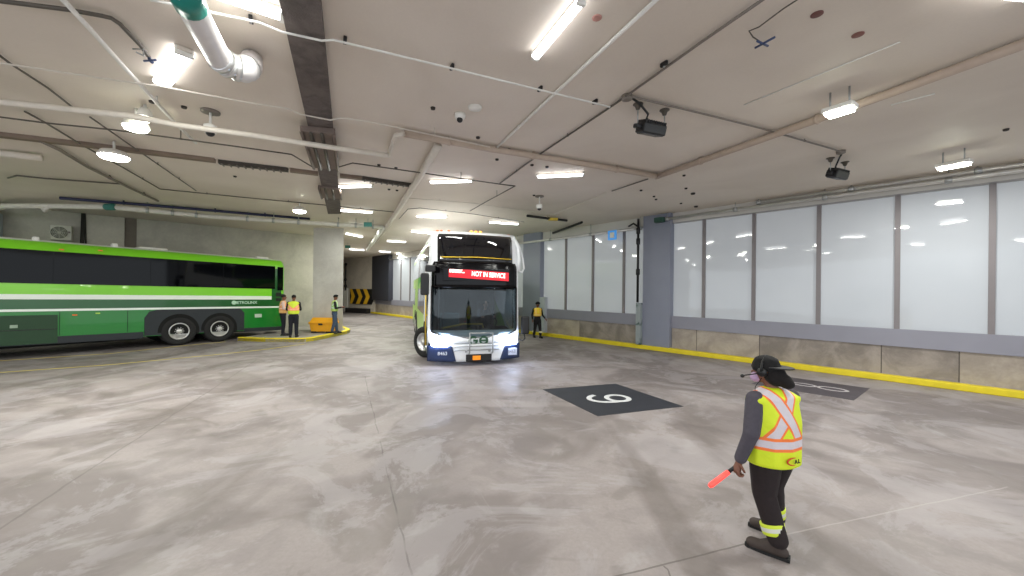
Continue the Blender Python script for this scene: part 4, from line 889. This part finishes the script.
# big white drain pipe with elbows
Pd = [hit(x, y, 4.55) for x, y in ((180, -14), (190, 5), (219, 58), (230, 66))]
Pe = [Pd[-1], hit(243, 70, 4.56), hit(250, 66, 4.72), hit(252, 58, 4.98)]
g = thing('drain_pipe', 'large white drain pipe with elbows entering the ceiling near the top left', 'pipe', Pd[0])
pw = mat('white_pvc', (226, 222, 222), .35)
rel(g, MB().tube(Pd, .115, 18)).build('pipe', pw, g)
rel(g, MB().tube(Pe, .12, 18, True, [.12, .13, .125, .11])).build('elbow', pw, g)
mb = MB()
for a, b, t_ in ((Pd[2], Pd[3], .2), (Pd[2], Pd[3], .8), (Pe[0], Pe[1], .5), (Pe[1], Pe[2], .5)):
    p = a.lerp(b, t_); mb.lathe([(.118, -.03), (.136, -.025), (.136, .025), (.118, .03)], Matrix.Translation(p) @ (b-a).to_track_quat('Z', 'Y').to_matrix().to_4x4(), 18)
rel(g, mb).build('coupling', steel, g)
a, b = Pd[0], Pd[1].lerp(Pd[2], .02); rel(g, MB().tube([a, b], .121, 18)).build('teal_band', mat('teal_tape', (16, 130, 118), .35), g)
# dark concrete beam with brackets, and the long grated channel
bmm = concrete('rough_brown_concrete', (112, 102, 98), (88, 80, 76), 4, .9, 1.0)
b0, b1, b2, b3 = hit(279, 0, 4.9), hit(320.5, 0, 4.9), hit(341, 214, 4.9), hit(328, 214, 4.9)
ext = (b0-b3).normalized(); ext2 = (b1-b2).normalized()
MB().prism([tuple((b0+ext*5)[:2]), tuple((b1+ext2*5)[:2]), tuple(b2[:2]), tuple(b3[:2])], 4.9, CEIL).build('beam', bmm, kind='structure')
brm = mat('brown_steel_bracket', (120, 106, 98), .6, .3, .2, 6)
def bracket(quad, lab, drop=.2):
    P4 = [cl(x, y, drop) for x, y in quad]; g = thing('support_bracket', lab, 'bracket', P4[0])
    rel(g, MB().prism([tuple(p[:2]) for p in P4], CEIL-drop, 4.9)).build('plate', brm, g, bevel=.01)
    a, b, c_, d = P4
    for t_ in (.04, .3, .62, .96):
        p, r_ = a.lerp(b, t_), d.lerp(c_, t_)
        rel(g, MB().tube([p-V(0, 0, .02), r_-V(0, 0, .02)], .03, 4)).build('rib', brm if t_ in (.04, .96) else darkp, g)
    return g
bracket(((300, 131), (335, 134), (339, 170), (313, 168)), 'large ribbed brown bracket under the dark beam')
bracket(((318, 187), (341, 190), (342, 199), (321, 198)), 'small ribbed brown bracket at the far end of the dark beam', .16)
chm = mat('brown_channel', (122, 106, 92), .6, 0, .2, 4)
grm = mat('dark_grating', (60, 54, 48), .6)
segs = [((-40, 132), (0, 136), 0), ((0, 136), (92, 146.5), 0), ((92, 146.5), (215, 161.5), 0), ((219, 163), (288, 170.8), 1), ((290, 171), (318, 174.5), 0), ((340, 176.5), (362, 179), 0), ((362, 179), (411, 186), 1)]
g = thing('overhead_channel', 'long brown channel with dark gratings crossing the ceiling', 'channel', cl(0, 136, .1))
for a, b, k_ in segs:
    p, r_ = cl(*a, .06), cl(*b, .06); d = (r_-p).normalized(); n_ = V(-d.y, d.x, 0)*.075
    rel(g, MB().prism([tuple((p+n_)[:2]), tuple((r_+n_)[:2]), tuple((r_-n_)[:2]), tuple((p-n_)[:2])], CEIL-.08, CEIL)).build('cover', grm if k_ else chm, g)
    if k_:
        mb = MB(); L_ = (r_-p).length; c_ = int(L_/.14)
        for i in range(c_):
            x = p+d*(i+.5)*.14; mb.tube([x+n_*1.05-V(0, 0, .035), x-n_*1.05-V(0, 0, .035)], .022, 4)
        rel(g, mb).build('grating', greyp, g)
# hanging dark bars with yellow mark near the window wall
run_pipe('hanging_bar', 'dark bar with yellow mark under the ceiling right of the bus', [(527, 215.8), (567, 220.6)], .05, black, .08, 'bar', 6)
p = cl(553, 219, .09); tag(MB().box(p.x-.18, p.x+.18, p.y-.08, p.y+.08, p.z-.06, p.z+.04, None, .01).build('yellow_marker', mat('yellow_plastic', (220, 190, 60), .5)), 'small yellow marker on the dark ceiling bar', 'marker')
run_pipe('hanging_bar', 'second dark tapered bar beside the blue sign', [(553, 233), (567, 228), (582, 222.3)], .05, black, .10, 'bar', 6)
# ------------------------------------------------------------------ lamps
def lamp_light(P, q_, rz, L_, watts, col=(.98, 1, .92), wd=.12):
    l = bpy.data.lights.new('lamp_light', 'AREA'); l.shape = 'RECTANGLE'; l.size = L_; l.size_y = wd; l.energy = watts; l.color = col
    o = bpy.data.objects.new('lamp_light', l); COL.objects.link(o); o.parent = P; o.location = q_; o.rotation_euler = (0, 0, rz); return o
def batten(a, b, lab, wd=.10, group='batten lamps', watts=None, prism_h=.05, minlen=.9):
    A_, B_ = cl(*a, .12), cl(*b, .12); mid = (A_+B_)/2; d = B_-A_; d.z = 0; L_ = max(minlen, min(1.5, d.length)); d.normalize(); rz = math.atan2(d.y, d.x)
    g = thing('batten_lamp', lab, 'lamp', (mid.x, mid.y, CEIL), rz, group)
    MB().box(-L_/2-.04, L_/2+.04, -wd*.35, wd*.35, -.05, 0, None, .008).build('housing', cream, g)
    n_ = 8; prof_ = [(wd/2*math.cos(math.pi*i/n_), -.05-prism_h*math.sin(math.pi*i/n_)) for i in range(n_+1)]
    vs = [V(x, y, z) for x in (-L_/2, L_/2) for y, z in prof_]; m1 = n_+1
    MB().add(vs, [(i, i+1, m1+i+1, m1+i) for i in range(n_)]+[tuple(range(m1)), tuple(range(m1, 2*m1))[::-1], (0, n_, m1+n_, m1)]).build('diffuser', tube_m, g)
    for s in (-1, 1): MB().box(s*L_/2-.02, s*L_/2+.02, -wd*.45, wd*.45, -.1, 0, None, .006).build('end_cap', white, g)
    lamp_light(g, (0, 0, -.16), 0, L_, watts or LAMP_W, wd=wd); return g
batten((581, 7.6), (535.3, 62), 'bright batten lamp nearest the top edge, left of the twin conduit')
batten((184, 58), (162, 88), 'wide glaring batten lamp between the drain pipe and the coach conduit', .2)
batten((537.4, 179), (583, 177), 'batten lamp right of the bus, above the domed camera')
batten((430.6, 184.5), (472.6, 183), 'batten lamp directly above the bus, nearest of those over it')
batten((335, 189), (372, 188), 'batten lamp at the end of the dark beam')
batten((339.5, 212), (372.5, 214), 'batten lamp just above the pillar and main pipe')
batten((348, 226.5), (377, 229), 'batten lamp to the right of the pillar top, behind the main pipe')
batten((345, 234.5), (362, 238), 'batten lamp beyond the pillar, second past the main pipe', watts=85)
batten((417, 218), (446.5, 218.5), 'batten lamp above the left roof corner of the bus')
batten((489, 223.5), (518, 225.5), 'batten lamp above the right roof corner of the bus')
batten((411, 232.5), (432, 234.5), 'small far batten lamp touching the left edge of the bus roof', watts=85)
batten((387, 242), (405.5, 243), 'far batten lamp left of the bus above the far column', watts=85)
batten((379, 252), (390, 253), 'tiny batten lamp above the chevron board end wall', watts=85)
batten((349, 250), (364, 251), 'thin far batten lamp beside the pillar', watts=85)
batten((398, 254.5), (405, 255), 'tiniest batten lamp, farthest down the lane', watts=85)
batten((212, -2), (242, 8), 'glaring batten lamp beside the drain pipe at the top edge', .16, watts=25)
batten((985, -6), (1012, -3), 'lamp glowing at the top right corner of the ceiling', .2)

for x, y, rz in ((-2.5, -1.2, 1.15), (2.2, -1.5, 1.15), (6.8, .5, 1.15), (-7, .5, 1.15), (-1, -4.5, 1.15), (5, -4.5, 1.15), (-13.5, 7.0, .4), (-18, 9.5, .4), (-19, 4.5, .4), (-23.5, 9, .4), (-13, 2.5, .4)):   # unseen lamps added for light behind the camera and beyond the left edge
    g = thing('batten_lamp', 'unseen batten lamp added to light the hall', 'lamp', (x, y, CEIL), rz, 'added unseen batten lamps')
    MB().box(-.55, .55, -.05, .05, -.05, 0).build('housing', cream, g); MB().box(-.5, .5, -.06, .06, -.13, -.05, None, .02).build('diffuser', tube_m, g); lamp_light(g, (0, 0, -.16), 0, 1.0, LAMP_W)
def bay(px, py, lab, r=.2, watts=150, drop=.3, ell=1.0, col=(1, 1, .93)):
    p = cl(px, py, drop); g = thing('bay_lamp', lab, 'lamp', (p.x, p.y, CEIL), 0, 'round bay lamps')
    z = -drop
    MB().tube([V(0, 0, 0), V(0, 0, z+.12)], .02, 8).build('stem', white, g)
    MB().lathe([(.06, z+.14), (r*.8, z+.10), (r, z+.02), (r, z)], None, 24).build('reflector', white, g)
    MB().lathe([(r*.96, z-.003), (r*.8, z-.05), (r*.4, z-.07), (.001, z-.075)], None, 24).build('lens', round_m, g)
    lamp_light(g, (0, 0, z-.1), 0, .3, watts, col, .3)
bay(114, 156.5, 'round bay lamp low over the coach, right of the slanting conduits', .24)
bay(136, 127, 'round bay lamp by the crossing of the white pipes', .17, 60)
bay(299.5, 211, 'small round lamp left of the pillar top', .2, 40)
bay(145, 117.5, 'small bay lamp just above the one at the pipe crossing', .1, 15, .2)
def flood(a, b, lab, watts=90, drop=.3):
    A_, B_ = cl(*a, drop), cl(*b, drop); mid = (A_+B_)/2; d = B_-A_; rz = math.atan2(d.y, d.x); L_ = d.length
    g = thing('flood_lamp', lab, 'lamp', (mid.x, mid.y, CEIL), rz, 'long flood lamps'); z = -drop
    MB().box(-L_/2, L_/2, -.12, .12, z, z+.07, None, .02).build('housing', white, g)
    MB().box(-L_/2+.03, L_/2-.03, -.1, .1, z-.04, z-.002, None, .015).build('lens', round_m, g)
    for s in (-1, 1): MB().tube([V(s*L_*.3, 0, z+.06), V(s*L_*.3, 0, 0)], .012, 6).build('rod', galv, g)
    lamp_light(g, (0, 0, z-.07), 0, L_, watts, (1, 1, .95), .2)
flood((824, 116), (856, 106), 'glaring lamp on the beige pipe above the near windows')
flood((936, 169), (972, 162), 'brightest lamp close to the near windows at the right')
run_pipe('white_rod', 'short thin white rod beside the lamp above the near windows', [(891, 105), (935, 93.6)], .012, white, .06, 'rod')  # slim white rod drawn for a thin bright strip
# ------------------------------------------------------------------ cameras, floodlight heads, sprinklers, anchors
def dome(px, py, topy, lab, r=.09):
    p = cl(px, topy, .0); h_ = F*0+1
    # height of the head below the ceiling from the pixel distance
    drop = (py-topy)/F*p.y
    g = thing('dome_camera', lab, 'camera', (p.x, p.y, CEIL))
    MB().lathe([(.13, -.03), (.13, 0)], None, 20).build('ceiling_plate', greyp, g)
    MB().tube([V(0, 0, 0), V(0, 0, -drop+.06)], .018, 8).build('stem', white, g)
    MB().lathe([(.03, -drop+.1), (r, -drop+.07), (r, -drop-.03), (r*.85, -drop-.05)], None, 22).build('shell', white, g)
    MB().ball((0, 0, -drop-.045), (r*.72, r*.72, r*.7), 2).build('dome', black, g)
dome(210.5, 130, 111, 'white domed camera on a stem between cream pipe and coach conduits')
dome(539.5, 207, 196, 'white domed camera on a stem right of the bus roof')
g = thing('dome_camera', 'small white turret camera on the ceiling above the bus', 'camera', cl(460, 114, 0))
MB().lathe([(.09, 0), (.09, -.04), (.07, -.08), (.04, -.1)][::-1], None, 20).build('shell', white, g); MB().ball((0, -.02, -.1), .05, 2).build('dome', black, g)
g = thing('junction_box', 'pale round junction cap beside the small turret camera', 'box', cl(475, 107, 0))
MB().lathe([(.06, -.04), (.1, -.03), (.11, 0)], None, 18).build('cap', white, g)
def head_unit(px, py, fl1, fl2, bx, lab, w_=.42, yaw=0):
    a, b = cl(*fl1, 0), cl(*fl2, 0); c0 = (a+b)/2; drop = (py-(fl1[1]+fl2[1])/2)/F*c0.y
    rz = math.atan2((b-a).y, (b-a).x); L_ = (b-a).length
    g = thing('floodlight', lab, 'floodlight', (c0.x, c0.y, CEIL), rz); z = -drop
    for s in (-1, 1):
        MB().lathe([(.012, -.09), (.03, -.08), (.05, -.02), (.075, -.01), (.075, 0)], Matrix.Translation((s*L_/2, 0, 0)), 16).build('flange', darkp, g)
        MB().tube([V(s*L_/2, 0, 0), V(s*L_/2, 0, z)], .010, 6).build('hanger_rod', galv, g)
    Mx = Matrix.Translation((0, 0, z-.02)) @ Matrix.Rotation(R(18), 4, 'X')
    mb = MB().box(-w_/2, w_/2, -.11, .11, -.09, .06, Mx, .02)
    for i in range(9): mb.box(-w_/2+.03+i*(w_-.06)/8-.008, -w_/2+.03+i*(w_-.06)/8+.008, -.10, .10, .05, .10, Mx)
    mb.build('housing', black, g)
    MB().box(-w_/2+.03, w_/2-.03, -.09, .09, -.10, -.088, Mx, .003).build('lens', mat('dull_lens', (40, 40, 44), .2), g)
    MB().box(-w_/2-.1, -w_/2+.02, -.05, .05, -.04, .03, Mx, .02).build('knuckle', black, g)
    j0 = cl(*bx, .03)-Vector((c0.x, c0.y, CEIL)); j0 = Matrix.Rotation(-rz, 4, 'Z') @ j0
    MB().tube([j0, j0.lerp(V(-.05, 0, -.05), .5)+V(0, 0, -.0), V(-.06, 0, -.12), V(-.09, 0, z*.6), V(-.02, 0, z+.06)], .017, 8).build('cable', black, g)
head_unit(648, 127, (638, 104), (664.5, 110), (629, 96), 'black finned floodlight head hanging in the middle of the ceiling')
head_unit(833, 173, (830.5, 158), (845, 162), (843, 152), 'black finned floodlight head hanging close to the near windows', .46)
g = thing('junction_box', 'round grey junction box where three conduits meet', 'box', cl(627, 95.5, 0)); MB().lathe([(.05, -.07), (.075, -.06), (.08, 0)], None, 18).build('cap', greyp, g)
g = thing('junction_box', 'small grey junction box above the floodlight by the near windows', 'box', cl(841, 151, 0)); MB().lathe([(.05, -.06), (.075, -.05), (.08, 0)], None, 18).build('cap', greyp, g)
blue = mat('sprinkler_blue', (70, 84, 120), .4, .3)
P_ = [cl(800, -2, .05), cl(783, 9, .05), cl(759, 27, .05), cl(749, 31, .05), cl(753, 37, .07), cl(762, 43, .1)]
g = thing('sprinkler', 'thin wired sprinkler head with blue cross at the upper right of the ceiling', 'sprinkler', P_[-1])
rel(g, MB().tube(P_, .007, 6)).build('wire', darkp, g)
for a, b in (((755, 48), (775, 37)), ((757, 41), (768, 46))): rel(g, MB().tube([cl(*a, .1), cl(*b, .1)], .012, 6)).build('arm', blue, g)
P_ = [cl(149, 57, .05), cl(150, 60, .1), cl(152, 62, .14)]
g = thing('sprinkler', 'blue sprinkler head at the end of the grey conduit over the coach', 'sprinkler', P_[0])
rel(g, MB().tube(P_, .02, 8)).build('head', blue, g)
rel(g, MB().tube([cl(133, 49, .05), cl(143, 49, .07), cl(144, 56, .07), cl(136, 52, .06)], .009, 6)).build('bracket', galv, g)
rel(g, MB().tube([cl(144, 61, .13), cl(156, 60, .13)], .012, 6)).build('arm', blue, g)
for px, py, r_, c_ in ((817, 14, .055, (110, 70, 66)), (858, 34.5, .055, (130, 84, 76)), (597, 17.5, .05, (190, 140, 130))):
    g = cl(px, py, 0); tag(MB().lathe([(r_*.8, -.012), (r_, -.008), (r_, 0)], Matrix.Translation(g), 18).build('round_cover', mat('cap_%d' % c_[0], c_, .6)), {817: 'dark brown round cap on the ceiling near the top edge', 858: 'brown round cap on the ceiling below the darker one', 597: 'faint pink round cap beside the near batten lamp'}[px], 'cap', 'round ceiling caps')
for px, py, wdt in ((251, 17, 1), (345, 38, 1), (452, 65, 1), (540, 87, 1), (595, 100, 1), (664, 62, 1)):
    p = cl(px, py, 0); L_ = .1
    g = thing('conduit_clip', {251: 'dark clip on the thin conduit left of the beam', 345: 'dark clip on the thin conduit just right of the beam', 452: 'dark clip on the thin conduit above the turret camera', 540: 'dark clip near the twin conduit below the near batten lamp', 595: 'dark clip right of the twin conduit', 664: 'dark clip beside the dark conduit above the black floodlight'}[px], 'clip', p, -1.1, 'dark conduit clips')
    MB().box(-.05, .05, -.018, .018, -.05, 0, None, .006).build('clamp', black, g); MB().lathe([(.008, -.07), (.012, -.05)], None, 8).build('screw', galv, g)
anch = mat('anchor_dark', (52, 46, 42), .7)
spots = [(433, 107.5), (152, 101), (184, 106.5), (379, 164.5), (396, 167.5), (397, 190), (389, 189), (478, 137), (497, 159), (532, 164.5), (547, 166.5), (509, 149), (641, 190), (654, 196), (656, 199), (684, 175), (686, 188), (693, 193), (681, 203), (696, 206), (1006, 129), (235, 176), (534, 195)]
names = ['above the bus by the turret camera', 'beside the straight white pipe', 'below the wide glaring batten', 'on the left of a pair by the cream pipe end', 'on the right of a pair by the cream pipe end', 'under the grating near the beam end', 'just left of the one under the grating', 'at the edge of the beige pipe above the bus', 'below the beige pipe over the bus', 'left of two above the batten right of the bus', 'right of two above the batten right of the bus', 'where the twin conduit meets the beige pipe', 'left of the speck cluster by the big column', 'in the middle of the cluster by the big column', 'lowest in the middle of the cluster by the big column', 'topmost in the cluster near the windows', 'second in the cluster near the windows', 'largest in the cluster near the windows', 'small one low in the cluster near the windows', 'lowest large one near the silver pipe', 'alone near the right edge', 'alone below the grated channel', 'beside the domed camera right of the bus']
proto = MB().lathe([(.02, -.035), (.035, -.03), (.04, 0)], None, 10).build('anchor', anch)
for i, ((px, py), nm) in enumerate(zip(spots, names)):
    o = proto if i == 0 else proto.copy()
    if i: COL.objects.link(o)
    o.location = cl(px, py, 0); tag(o, 'dark ceiling anchor ' + nm, 'anchor', 'dark ceiling anchors')
    if nm.startswith('largest') or nm.startswith('lowest large'): o.scale = (1.6, 1.6, 1.4)
# teal exit-style signs by the pillar
for px, py, lab in ((369, 225, 'small teal sign hanging from the main pipe right of the pillar'), (348.5, 247, 'small teal sign on the far ceiling beside the pillar')):
    p = cl(px, py, .25); g = thing('teal_sign', lab, 'sign', (p.x, p.y-.12, CEIL))
    MB().box(-.16, .16, -.02, .02, -.34, -.16, None, .01).build('sign_plate', mat('teal_sign_face', (60, 130, 120), .5), g); MB().tube([V(0, 0, 0), V(0, 0, -.17)], .01, 6).build('rod', galv, g)
# ------------------------------------------------------------------ air conditioner on the left wall
def wlz(px, py, out=.3):
    s_ = wl(px); p = LA+LB*s_; v = (-(px-512)*math.sin(ROLL)+(py-CYP)*math.cos(ROLL))/F; return EYE-v*p.y
x0, x1 = wl(52), wl(73); z0, z1 = wlz(62, 241), wlz(62, 226.5)
g = thing('air_conditioner', 'cream outdoor air conditioning unit on the wall above the coach roof', 'air conditioner', ML @ V((x0+x1)/2, .2, z0))
acm = mat('ac_cream', (212, 210, 196), .5)
rel(g, lbox(x0, x1, .05, .4, z0, z1, .02)).build('casing', acm, g)
rr_ = (z1-z0)*.40; Mx = ML @ Matrix.Translation((x0+(x1-x0)*.42, .41, (z0+z1)/2)) @ Matrix.Rotation(R(-90), 4, 'X')
rel(g, MB().lathe([(rr_, -.02), (rr_, .005), (.001, .006)], Mx, 26)).build('fan_opening', mat('fan_grey', (104, 106, 96), .6), g)
mb = MB()
for k_ in (1, .8, .6, .4, .2): mb.tube([Mx @ V(rr_*k_*math.cos(a), rr_*k_*math.sin(a), .02) for a in [i*.3927 for i in range(17)]], .008, 5, False)
for i in range(8): mb.tube([Mx @ V(0, 0, .02), Mx @ V(rr_*math.cos(i*.785), rr_*math.sin(i*.785), .02)], .008, 5)
rel(g, mb).build('fan_grille', acm, g)
rel(g, lbox(x0+(x1-x0)*.8, x0+(x1-x0)*.95, .40, .42, z0+(z1-z0)*.5, z0+(z1-z0)*.62)).build('label_plate', greyp, g)
mb = MB()
for dx in (0, .1, .22): mb.tube([ML @ V(wl(80)+dx, .2, 2.2), ML @ V(wl(80)+dx, .2, 3.2), ML @ V(wl(81)+dx*.6, .16, 3.7), ML @ V(wl(82)+dx*.3, .14, CEIL)], .03, 6)
mb.ball(ML @ V(wl(78), .2, 3.35), (.16, .12, .2), 1); mb.tube([ML @ V(wl(74), .25, 3.15), ML @ V(wl(78), .22, 3.3), ML @ V(wl(83), .2, 3.45)], .03, 6)
tag(mb.build('refrigerant_lines', mat('dark_lagging', (58, 56, 50), .8)), 'tangle of dark lagged lines rising beside the air conditioner', 'cable')
tag(lbox(wl(0)-.4, wl(3), .05, .45, 0, 4.7, .03).build('downpipe', mat('pale_blue_post', (176, 190, 196), .5)), 'pale blue-grey post against the wall at the left edge', 'post')
